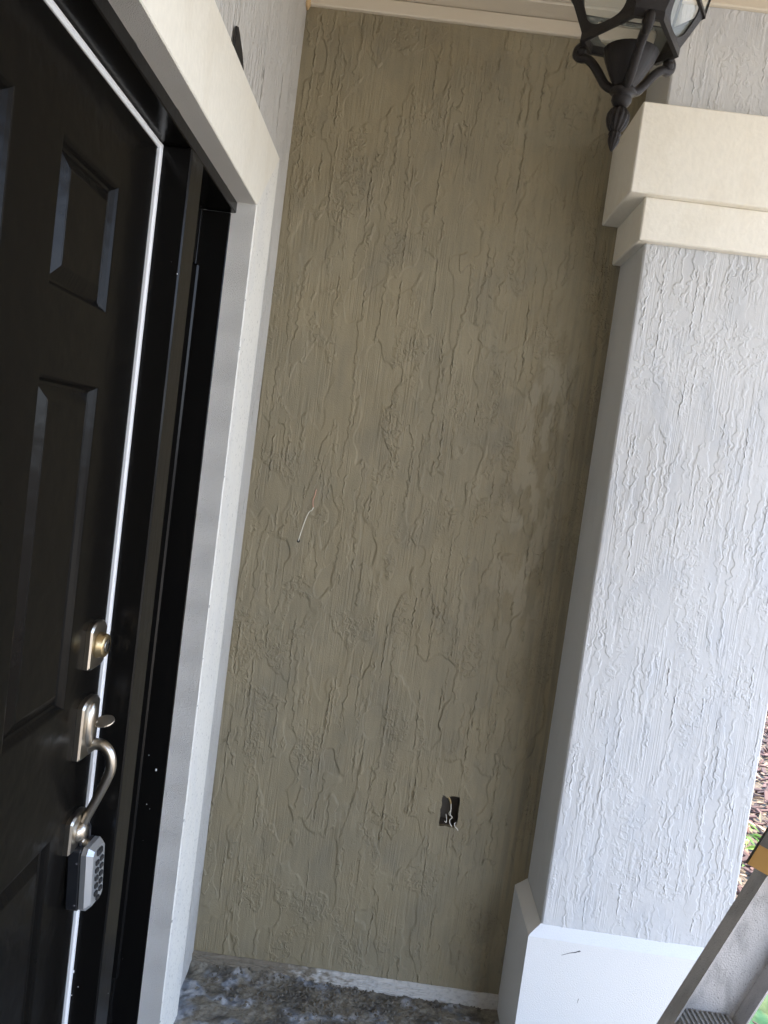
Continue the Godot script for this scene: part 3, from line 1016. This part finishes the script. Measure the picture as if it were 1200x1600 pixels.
	add_tube(st, [Vector3(0.008, -0.002, -0.006), Vector3(0.016, 0.004, -0.006), Vector3(0.024, 0.0085, -0.006)], [0.0055, 0.005, 0.0045], 8)
	obj("thumb_lever", done(st), W.nickel, h)
	var ro := obj("rosette", arched_plate(0.034, 0.034, 0.012, 0.35), W.nickel, t)
	ro.position = Vector3(0.0002, 0.772, 0.056)
	var rb := obj("boss", lathe([Vector2(0.020, 0.0), Vector2(0.019, 0.005), Vector2(0.012, 0.012), Vector2(0.0, 0.013)], 24), W.nickel, ro)
	rb.rotation_degrees = Vector3(0, 0, -90)
	rb.position = Vector3(0.0118, -0.004, -0.004)

# plate standing on the yz plane with arched top and bottom and a bevelled rim
func arched_plate(hw: float, hh: float, th: float, arch: float) -> ArrayMesh:
	var ring := func(inset: float) -> Array:
		var o := []
		var w := hw - inset
		var h := hh - inset
		var rise := hw * arch * 0.5
		for k in 13:
			var f := 1.0 - 2.0 * k / 12.0
			o.append(Vector2(w * f, h - rise * f * f * f * f - rise * f * f * 0.3))
		for k in 13:
			var f := -1.0 + 2.0 * k / 12.0
			o.append(Vector2(w * f, -h + rise * f * f * f * f * 0.5))
		return o
	var st := begin()
	var levels := [[0.0, 0.0], [0.0, th * 0.72], [0.003, th]]
	var rings := []
	for l in levels:
		var r := []
		for p in ring.call(l[0]):
			r.append(Vector3(l[1], p.y, p.x))
		rings.append(r)
	var n: int = rings[0].size()
	for i in 2:
		for k in n:
			var l := (k + 1) % n
			var mid: Vector3 = rings[i][k] + rings[i][l]
			_edge(st, rings[i][k], rings[i][l], rings[i + 1][l], rings[i + 1][k], Vector3(0.02 * i, mid.y, mid.z))
	for k in n:
		var l := (k + 1) % n
		var c := Vector3(th, 0, 0)
		if (rings[2][k] - c).cross(rings[2][l] - c).x > 0:
			tri(st, c, rings[2][k], rings[2][l])
		else:
			tri(st, c, rings[2][l], rings[2][k])
	return done(st)

# ---------------------------------------------------------------- key safe hanging from the grip
func build_lock_box() -> void:
	var t := thing("key_lock_box", "silver and black push button key lock box hanging from the door handle", "lock box", Vector3(-0.052, 0.628, 0.792))
	t.rotation_degrees = Vector3(0, -2, 3)
	var HT := 0.115
	obj("body", box(Vector3(-0.021, 0.0, -0.031), Vector3(0.006, HT, 0.031), 0.004), mat(lin(0.012, 0.013, 0.016), 0.45), t)
	var face := mat(lin(0.50, 0.51, 0.52), 0.38, 0.75)
	# bevelled face plate
	var st := begin()
	var lv := [[0.0, 0.0062], [0.0, 0.016], [0.008, 0.0255]]
	var R := []
	for l in lv:
		var i: float = l[0]
		var w: float = 0.032 - i
		var c := 0.009 - i * 0.4
		var y0: float = -0.001 + i
		var y1: float = HT + 0.001 - i
		R.append([Vector3(l[1], y0, w - c), Vector3(l[1], y0 + c, w), Vector3(l[1], y1 - c, w), Vector3(l[1], y1, w - c), Vector3(l[1], y1, -w + c), Vector3(l[1], y1 - c, -w), Vector3(l[1], y0 + c, -w), Vector3(l[1], y0, -w + c)])
	for i in 2:
		for k in 8:
			var l := (k + 1) % 8
			var mid: Vector3 = (R[i][k] + R[i][l]) * 0.5 - Vector3(0, HT * 0.5, 0)
			_edge(st, R[i][k], R[i][l], R[i + 1][l], R[i + 1][k], Vector3(0.03 * i, mid.y, mid.z))
	for k in range(1, 7):
		_edge(st, R[2][0], R[2][k], R[2][k + 1], R[2][k + 1], Vector3.RIGHT)
	obj("face_plate", done(st), face, t)
	var key := mat(lin(0.012, 0.012, 0.013), 0.5)
	for r in 5:
		for c in 2:
			obj("button", box(Vector3(0.0252, 0.021 + r * 0.0145, -0.015 + c * 0.018), Vector3(0.0295, 0.030 + r * 0.0145, -0.004 + c * 0.018), 0.0015), key, t)
	obj("release_button", box(Vector3(0.0252, 0.095, -0.010), Vector3(0.0295, 0.107, 0.010), 0.002), key, t)
	obj("clear_button", box(Vector3(0.0252, 0.009, -0.005), Vector3(0.0295, 0.017, 0.006), 0.0015), key, t)
	var sh := smooth_path([Vector3(-0.004, HT - 0.004, -0.019), Vector3(-0.004, HT + 0.020, -0.018), Vector3(-0.004, HT + 0.032, -0.004), Vector3(-0.004, HT + 0.026, 0.010), Vector3(-0.004, HT + 0.010, 0.014), Vector3(-0.004, HT - 0.004, 0.014)], 5)
	obj("shackle", tube(sh, [0.0038], 10), mat(lin(0.03, 0.03, 0.032), 0.4, 0.5), t)
	for y in [0.012, 0.09]:
		var rv := obj("rivet", lathe([Vector2(0.0022, 0.0), Vector2(0.0018, 0.0008), Vector2(0.0, 0.001)], 10), mat(lin(0.10, 0.10, 0.11), 0.4), t)
		rv.rotation_degrees = Vector3(90, 0, 0)
		rv.position = Vector3(-0.002, y, 0.0308)

# ---------------------------------------------------------------- hanging lantern
func build_lantern() -> void:
	var t := thing("hanging_lantern", "dark bronze six sided lantern with glass panes hanging from the porch ceiling", "lantern", Vector3(0.742, 2.332, 0.676))
	t.rotation_degrees = Vector3(5, 0, -2)
	var B: Material = W.lantern
	# plan: a triangle with cut corners; three short solid sides carry the arms, three long sides hold glass
	var v := func(r: float, w: float, y: float, k: int) -> Vector3:
		var a := deg_to_rad(90.0 - 120.0 * (k / 2))
		var d := Vector3(cos(a), 0, sin(a))
		var t2 := Vector3(-sin(a), 0, cos(a)) * (1.0 if k % 2 == 0 else -1.0)
		return d * r + t2 * w + Vector3(0, y, 0)
	# radius, half width of the short side, height
	var L0 := [0.088, 0.024, 0.0]
	var L1 := [0.122, 0.038, 0.070]
	var L2 := [0.158, 0.040, 0.300]
	for band in [[L0, 0.014, 0.008], [L1, 0.006, 0.006], [L2, 0.012, 0.008]]:
		for k in 6:
			var st := begin()
			var l := (k + 1) % 6
			add_bar(st, v.call(band[0][0], band[0][1], band[0][2], k), v.call(band[0][0], band[0][1], band[0][2], l), band[1], band[2])
			obj("ring_bar", done(st), B, t)
	for k in 6:
		var l := (k + 1) % 6
		var a: Vector3 = v.call(L0[0], L0[1], L0[2], k)
		var b: Vector3 = v.call(L0[0], L0[1], L0[2], l)
		var c: Vector3 = v.call(L1[0], L1[1], L1[2], l)
		var d: Vector3 = v.call(L1[0], L1[1], L1[2], k)
		var e: Vector3 = v.call(L2[0], L2[1], L2[2], l)
		var f: Vector3 = v.call(L2[0], L2[1], L2[2], k)
		var out := (a + b + c + d) * Vector3(1, 0, 1)
		var off := -out.normalized() * 0.003
		var st := begin()
		if k % 2 == 0:
			# short solid side
			_edge(st, a, b, c, d, out)
			_edge(st, a + off, b + off, c + off, d + off, -out)
			obj("corner_plate", done(st), B, t)
			st = begin()
			add_bar(st, d, f, 0.007, 0.007)
			obj("post", done(st), B, t)
			st = begin()
			add_bar(st, c, e, 0.007, 0.007)
			obj("post", done(st), B, t)
			st = begin()
			_edge(st, d, c, e, f, out)
			obj("pane", done(st), W.glass, t)
		else:
			# long side: plate with a rounded opening
			var N := 40
			var inner := []
			var outer := []
			for q in N:
				var g := TAU * q / N
				var cx := cos(g)
				var cy := sin(g)
				var m := maxf(absf(cx), absf(cy))
				var u := Vector2(0.5 + 0.5 * cx / m, 0.5 + 0.5 * cy / m)
				var sup := pow(pow(absf(cx), 3.2) + pow(absf(cy), 3.2), -1.0 / 3.2)
				var w := Vector2(0.5 + 0.36 * cx * sup, 0.60 + 0.48 * cy * sup)
				outer.append(a.lerp(b, u.x).lerp(d.lerp(c, u.x), u.y))
				inner.append(a.lerp(b, w.x).lerp(d.lerp(c, w.x), minf(w.y, 1.0)))
			for q in N:
				var n := (q + 1) % N
				_edge(st, outer[q], outer[n], inner[n], inner[q], out)
				_edge(st, outer[q] + off, outer[n] + off, inner[n] + off, inner[q] + off, -out)
				_edge(st, inner[q], inner[n], inner[n] + off, inner[q] + off, (a + c) * 0.5 - inner[q])
			obj("arch_plate", done(st), B, t)
			st = begin()
			_edge(st, a + off * 1.5, b + off * 1.5, c + off * 1.5, d + off * 1.5, out)
			_edge(st, d, c, e, f, out)
			obj("pane", done(st), W.glass, t)
	# three scrolled arms that gather at the hub
	for k in 3:
		var st := begin()
		var ang := deg_to_rad(90.0 - 120.0 * k)
		var dir := Vector3(cos(ang), 0, sin(ang))
		var pts := []
		for p in [[0.088, -0.006], [0.097, -0.004], [0.104, -0.010], [0.103, -0.020], [0.094, -0.025], [0.082, -0.027], [0.066, -0.040], [0.050, -0.060], [0.036, -0.077], [0.020, -0.086]]:
			pts.append(dir * p[0] + Vector3(0, p[1], 0))
		add_tube(st, smooth_path(pts, 4), [0.0085], 8)
		# thicken the outer scroll into a knob
		add_lathe(st, [Vector2(0.0, -0.0115), Vector2(0.007, -0.009), Vector2(0.0112, -0.002), Vector2(0.010, 0.005), Vector2(0.005, 0.009), Vector2(0.0, 0.0095)], 12, 0, 0.0, dir * 0.096 + Vector3(0, -0.014, 0))
		obj("scroll_arm", done(st), B, t)
	# dish between the arms, hub, fluted drop and tip
	obj("dish", lathe([Vector2(0.016, -0.086), Vector2(0.030, -0.066), Vector2(0.044, -0.040), Vector2(0.050, -0.022), Vector2(0.047, -0.021), Vector2(0.030, -0.056), Vector2(0.0, -0.072)], 24), B, t)
	obj("hub", lathe([Vector2(0.0, -0.121), Vector2(0.009, -0.119), Vector2(0.014, -0.115), Vector2(0.0185, -0.108), Vector2(0.0185, -0.102), Vector2(0.015, -0.097), Vector2(0.0235, -0.0945), Vector2(0.0245, -0.090), Vector2(0.020, -0.085), Vector2(0.014, -0.080), Vector2(0.0, -0.078)], 24), B, t)
	obj("fluted_drop", lathe([Vector2(0.008, -0.163), Vector2(0.014, -0.158), Vector2(0.019, -0.150), Vector2(0.0218, -0.141), Vector2(0.0215, -0.132), Vector2(0.018, -0.125), Vector2(0.013, -0.120), Vector2(0.009, -0.118)], 64, 12, 0.16), B, t)
	obj("drop_tip", lathe([Vector2(0.0, -0.197), Vector2(0.003, -0.194), Vector2(0.007, -0.187), Vector2(0.0105, -0.179), Vector2(0.0115, -0.173), Vector2(0.010, -0.169), Vector2(0.013, -0.166), Vector2(0.011, -0.162), Vector2(0.0, -0.160)], 48, 9, 0.2), B, t)
	# bulbs on candle tubes
	var glass := mat(Color(0.95, 0.97, 0.92, 0.16), 0.04)
	glass.transparency = BaseMaterial3D.TRANSPARENCY_ALPHA
	for k in 3:
		var a := TAU * k / 3.0 + 0.5
		var p := Vector3(cos(a) * 0.035, 0, sin(a) * 0.035)
		var cd := obj("candle_tube", lathe([Vector2(0.0, 0.155), Vector2(0.012, 0.155), Vector2(0.012, 0.235), Vector2(0.0, 0.235)], 16, 0, 0.0, p), mat(lin(0.6, 0.56, 0.48), 0.5), t)
		cd.name = "candle_tube" if k == 0 else "candle_tube_%03d" % k
		obj("bulb", lathe([Vector2(0.0, 0.058), Vector2(0.004, 0.062), Vector2(0.011, 0.082), Vector2(0.0165, 0.104), Vector2(0.0165, 0.120), Vector2(0.010, 0.145), Vector2(0.0075, 0.155)], 32, 10, 0.10, p), glass, t)
		obj("filament", tube([p + Vector3(0, 0.155, 0), p + Vector3(0.004, 0.12, 0), p + Vector3(0, 0.085, 0), p + Vector3(-0.004, 0.12, 0), p + Vector3(0, 0.155, 0)], [0.0007], 5), mat(lin(0.5, 0.42, 0.3), 0.4, 0.6), t)
	# roof and stem
	var st := begin()
	var y2: float = L2[2]
	for k in 6:
		var l := (k + 1) % 6
		var a: Vector3 = v.call(L2[0] + 0.012, L2[1] + 0.006, y2 + 0.007, k)
		var b: Vector3 = v.call(L2[0] + 0.012, L2[1] + 0.006, y2 + 0.007, l)
		_edge(st, a, b, v.call(0.03, 0.01, y2 + 0.065, l), v.call(0.03, 0.01, y2 + 0.065, k), a + b + Vector3(0, 0.2, 0))
		tri(st, Vector3(0, y2 + 0.0065, 0), a, b)
	obj("roof", done(st), B, t)
	obj("stem", lathe([Vector2(0.006, 0.235), Vector2(0.006, y2 + 0.066), Vector2(0.02, y2 + 0.070), Vector2(0.008, y2 + 0.080), Vector2(0.008, 0.402), Vector2(0.05, 0.405), Vector2(0.05, 0.4125)], 20), B, t)

func add_bar(st: SurfaceTool, a: Vector3, b: Vector3, hgt: float, wid: float) -> void:
	var d := (b - a).normalized()
	var u := Vector3.UP * hgt * 0.5
	var s := d.cross(Vector3.UP).normalized() * wid * 0.5
	a -= d * wid * 0.25
	b += d * wid * 0.25
	var p := [-u - s, -u + s, u + s, u - s]
	for i in 4:
		var q: Vector3 = p[i]
		var r: Vector3 = p[(i + 1) % 4]
		_edge(st, a + q, a + r, b + r, b + q, q + r)
	for e in [[a, -d], [b, d]]:
		_edge(st, e[0] + p[0], e[0] + p[1], e[0] + p[2], e[0] + p[3], e[1])

# ---------------------------------------------------------------- step ladder
func build_ladder() -> void:
	# x axis along the slope's foot; rails lean to the right, treads run towards the camera
	var lean := Vector3(0.376, 0.927, 0).normalized()
	var across := Vector3(0.927, -0.376, 0).normalized()
	var foot := Vector3(0.914, 0.736, 1.034) - lean * 0.83
	var t := thing("step_ladder", "worn aluminium step ladder with an orange label standing before the column", "ladder", foot)
	var W9 := 0.092
	var M: Material = W.aluminium
	var at := func(s: float, c: float, z: float) -> Vector3:
		return lean * s + across * c + Vector3(0, 0, z)
	var channel := func(z: float, open: float) -> ArrayMesh:
		# web with two flanges that point to where the treads are
		var st := begin()
		var L := 1.95
		for b in [[0.0, W9, 0.0, 0.003], [0.0, 0.0028, 0.003, 0.030], [W9 - 0.0028, W9, 0.003, 0.030]]:
			var c := []
			for s in [0.0, L]:
				for w in [b[0], b[1]]:
					for d in [b[2], b[3]]:
						c.append(at.call(s, w, z + d * open))
			var mid := Vector3.ZERO
			for p in c:
				mid += p / 8.0
			for q in [[0, 1, 3, 2], [4, 5, 7, 6], [0, 1, 5, 4], [2, 3, 7, 6], [0, 2, 6, 4], [1, 3, 7, 5]]:
				_edge(st, c[q[0]], c[q[1]], c[q[2]], c[q[3]], (c[q[0]] + c[q[2]]) * 0.5 - mid)
		return done(st)
	obj("rail", channel.call(0.0, 1.0), M, t)
	obj("rail", channel.call(0.46, -1.0), M, t)
	for k in 6:
		var s := 0.163 + k * 0.35
		var st := begin()
		# level tread with ribs
		var o: Vector3 = at.call(s, 0.004, 0.0)
		add_box(st, o + Vector3(0.0, -0.028, 0.0035), o + Vector3(0.086, -0.002, 0.4565), 0.002)
		for r in 11:
			add_box(st, o + Vector3(0.003 + r * 0.0075, -0.0021, 0.004), o + Vector3(0.0065 + r * 0.0075, 0.0012, 0.456), 0.0008)
		obj("tread", done(st), world_relief(mat(lin(0.36, 0.35, 0.33), 0.55, 0.4), W.paint_relief, 0.1, Vector3(7, 7, 7)), t)
	# hinge plate with an orange label at its lower end
	var plate := func(s0: float, s1: float, c0: float, c1: float, z0: float, z1: float) -> ArrayMesh:
		var st := begin()
		var c := []
		for s in [s0, s1]:
			for w in [c0, c1]:
				for d in [z0, z1]:
					c.append(at.call(s, w, d))
		var mid := Vector3.ZERO
		for p in c:
			mid += p / 8.0
		for q in [[0, 1, 3, 2], [4, 5, 7, 6], [0, 1, 5, 4], [2, 3, 7, 6], [0, 2, 6, 4], [1, 3, 7, 5]]:
			_edge(st, c[q[0]], c[q[1]], c[q[2]], c[q[3]], (c[q[0]] + c[q[2]]) * 0.5 - mid)
		return done(st)
	var hp := obj("hinge_plate", plate.call(1.112, 1.42, -0.038, W9 + 0.006, 0.031, 0.036), mat(lin(0.075, 0.072, 0.066), 0.6, 0.3), t)
	obj("warning_label", plate.call(1.1125, 1.145, -0.0378, W9 + 0.0058, 0.0362, 0.0366), mat(lin(0.30, 0.15, 0.012), 0.5), hp)
	# back legs and top cap
	for z in [0.02, 0.42]:
		var a: Vector3 = at.call(1.93, 0.05, z)
		var b := Vector3(a.x + 0.85, -0.02, a.z)
		var st := begin()
		add_bar(st, a, b, 0.03, 0.045)
		obj("back_leg", done(st), M, t)
	var top: Vector3 = at.call(1.95, 0.0, 0.0)
	obj("top_cap", box(top + Vector3(-0.03, 0.0, -0.03), top + Vector3(0.19, 0.05, 0.49), 0.012), mat(lin(0.42, 0.20, 0.02), 0.5), t)
	for z in [0.0, 0.43]:
		obj("foot", box(Vector3(-0.012, -0.075, z - 0.004), Vector3(0.10, 0.002, z + 0.034), 0.004), mat(lin(0.03, 0.03, 0.03), 0.7), t)

# ---------------------------------------------------------------- wires left in the wall
func build_wires() -> void:
	var t := thing("socket_wires", "loose white wires hanging out of the square socket hole", "wire", Vector3(0.693, 0.528, 0.0))
	var white := mat(lin(0.70, 0.67, 0.58), 0.5)
	var tan := mat(lin(0.33, 0.23, 0.10), 0.6)
	obj("sheath", tube(smooth_path([Vector3(-0.022, 0.047, -0.012), Vector3(-0.012, 0.044, -0.004), Vector3(-0.003, 0.033, 0.0), Vector3(0.001, 0.020, -0.006)], 5), [0.0026], 8), tan, t)
	obj("strand", tube(smooth_path([Vector3(0.001, 0.024, -0.004), Vector3(0.003, 0.004, 0.0), Vector3(0.003, -0.008, 0.003), Vector3(0.009, -0.014, 0.004), Vector3(0.003, -0.024, 0.004), Vector3(0.006, -0.034, 0.006), Vector3(0.012, -0.040, 0.008)], 6), [0.0013], 7), white, t)
	obj("strand", tube(smooth_path([Vector3(0.003, 0.004, -0.002), Vector3(-0.001, -0.006, 0.0), Vector3(0.003, -0.012, 0.002)], 5), [0.0010], 7), white, t)
	obj("strand", tube(smooth_path([Vector3(-0.009, -0.012, -0.008), Vector3(-0.006, -0.022, -0.004), Vector3(-0.005, -0.033, 0.0), Vector3(-0.011, -0.030, 0.0)], 5), [0.0011], 7), white, t)
	obj("strand", tube(smooth_path([Vector3(0.022, -0.028, 0.003), Vector3(0.018, -0.032, 0.005), Vector3(0.022, -0.041, 0.004), Vector3(0.028, -0.046, 0.005), Vector3(0.031, -0.051, 0.003)], 5), [0.0012], 7), white, t)
	var u := thing("bell_wire", "short thin white bell wire sticking out of the olive wall beside the door", "wire", Vector3(0.158, 1.252, 0.0))
	var hole := obj("drill_hole", lathe([Vector2(0.0, 0.0), Vector2(0.0055, 0.0004), Vector2(0.0042, 0.0010), Vector2(0.0, 0.0010)], 14), mat(lin(0.02, 0.018, 0.015), 0.9), u)
	hole.rotation_degrees = Vector3(90, 0, 0)
	obj("lead", tube(smooth_path([Vector3(0.0, 0.0, 0.0), Vector3(0.003, 0.012, 0.008), Vector3(0.008, 0.036, 0.010), Vector3(0.014, 0.066, 0.005), Vector3(0.021, 0.086, 0.003), Vector3(0.028, 0.092, 0.006), Vector3(0.031, 0.100, 0.004)], 5), [0.0013], 7), white, u)
	obj("stripped_end", tube(smooth_path([Vector3(0.031, 0.100, 0.004), Vector3(0.028, 0.118, 0.004), Vector3(0.031, 0.134, 0.003), Vector3(0.033, 0.152, 0.002)], 4), [0.0010], 6), mat(lin(0.62, 0.33, 0.24), 0.4, 0.5), u)

# ---------------------------------------------------------------- yard seen past the column
func build_yard() -> void:
	var rng := RandomNumberGenerator.new()
	rng.seed = 12
	# bark chips
	var chip := box(Vector3(-0.03, -0.004, -0.008), Vector3(0.03, 0.004, 0.008), 0.002)
	var mm := MultiMesh.new()
	mm.transform_format = MultiMesh.TRANSFORM_3D
	mm.use_colors = true
	mm.mesh = chip
	mm.instance_count = 9000
	for k in mm.instance_count:
		var p := Vector3(rng.randf_range(1.6, 4.6), -0.118 + rng.randf() * 0.03, rng.randf_range(-4.6, 0.5))
		var b := Basis.from_euler(Vector3(rng.randfn(0, 0.35), rng.randf() * TAU, rng.randfn(0, 0.35))).scaled(Vector3.ONE * rng.randf_range(0.5, 1.4))
		mm.set_instance_transform(k, Transform3D(b, p))
		var q := rng.randf()
		var c := Color(0.16, 0.085, 0.065).lerp(Color(0.06, 0.04, 0.035), rng.randf())
		if q > 0.86:
			c = Color(0.32, 0.22, 0.14)
		mm.set_instance_color(k, c)
	var mc := MultiMeshInstance3D.new()
	mc.name = "bark_mulch"
	mc.multimesh = mm
	var cm := mat(Color.WHITE, 0.9)
	cm.vertex_color_use_as_albedo = true
	mc.material_override = cm
	mc.set_meta("kind", "stuff")
	add_child(mc)
	tag(mc, "reddish brown bark mulch on the ground beyond the column", "mulch")
	# dry leaves and green sprouts
	for spec in [["dry_leaves", "tan dry leaves scattered over the bark mulch beyond the column", "leaves", 320, Color(0.50, 0.38, 0.23), Color(0.32, 0.21, 0.13)], ["weed_sprouts", "small green weeds sprouting in the mulch beyond the column", "weeds", 60, Color(0.20, 0.30, 0.05), Color(0.10, 0.19, 0.04)]]:
		var st := begin()
		for k in int(spec[3]):
			var p := Vector3(rng.randf_range(1.7, 4.2), -0.085, rng.randf_range(-4.3, 0.2))
			if spec[0] == "weed_sprouts":
				p = Vector3(2.35 + rng.randfn(0, 0.12), -0.07, -1.45 + rng.randfn(0, 0.16))
			var l := rng.randf_range(0.03, 0.075)
			if spec[0] == "weed_sprouts":
				l *= 0.6
			var w := l * rng.randf_range(0.2, 0.32)
			var b := Basis.from_euler(Vector3(rng.randfn(0.3, 0.3), rng.randf() * TAU, rng.randfn(0, 0.3)))
			st.set_color((spec[4] as Color).lerp(spec[5], rng.randf()))
			var e := [p - b.x * l, p + b.z * w + b.y * 0.008, p + b.x * l, p - b.z * w + b.y * 0.008]
			tri(st, e[0], e[1], p)
			tri(st, e[1], e[2], p)
			tri(st, e[2], e[3], p)
			tri(st, e[3], e[0], p)
		var lm := mat(Color.WHITE, 0.75)
		lm.vertex_color_use_as_albedo = true
		var lo := obj(spec[0], done(st), lm)
		lo.set_meta("kind", "stuff")
		tag(lo, spec[1], spec[2])
	# crumpled green tarpaulin on the ground behind the ladder
	var n := noise(901, 1.0, 4)
	var st := begin()
	st.set_smooth_group(1)
	var nx := 90
	var nz := 70
	var wm := 1.3
	var hm := 1.0
	for j in nz:
		for i in nx:
			var p4 := []
			var uv := []
			for q in [[i, j + 1], [i + 1, j + 1], [i + 1, j], [i, j]]:
				var x: float = wm * q[0] / nx
				var z: float = hm * q[1] / nz
				var fold := absf(sin((z * 1.0 + x * 0.35 + 0.10 * n.get_noise_2d(x * 3.0, z * 3.0)) * 34.0))
				var y := -0.10 + 0.030 * pow(fold, 0.6) + 0.035 * n.get_noise_2d(x * 5.0, z * 5.0)
				p4.append(Vector3(1.50 + x, y, -0.85 + z))
				uv.append(Vector2(x / wm, z / hm))
			quad(st, p4[0], p4[1], p4[2], p4[3], uv)
	var gm := relief(mat(Color.WHITE, 0.45), float_texture(256, 256, _noise_field(256, 907, 0.06)), 1.2)
	gm.albedo_texture = mottle(256, 256, 1.3, 1.0, 911, Vector3(0.085, 0.120, 0.058), Vector3(0.035, 0.09, 0.045))
	gm.roughness = 0.85
	gm.metallic_specular = 0.2
	var tp := obj("tarpaulin", done(st), gm)
	tag(tp, "crumpled pale green tarpaulin on the ground behind the ladder", "tarpaulin")
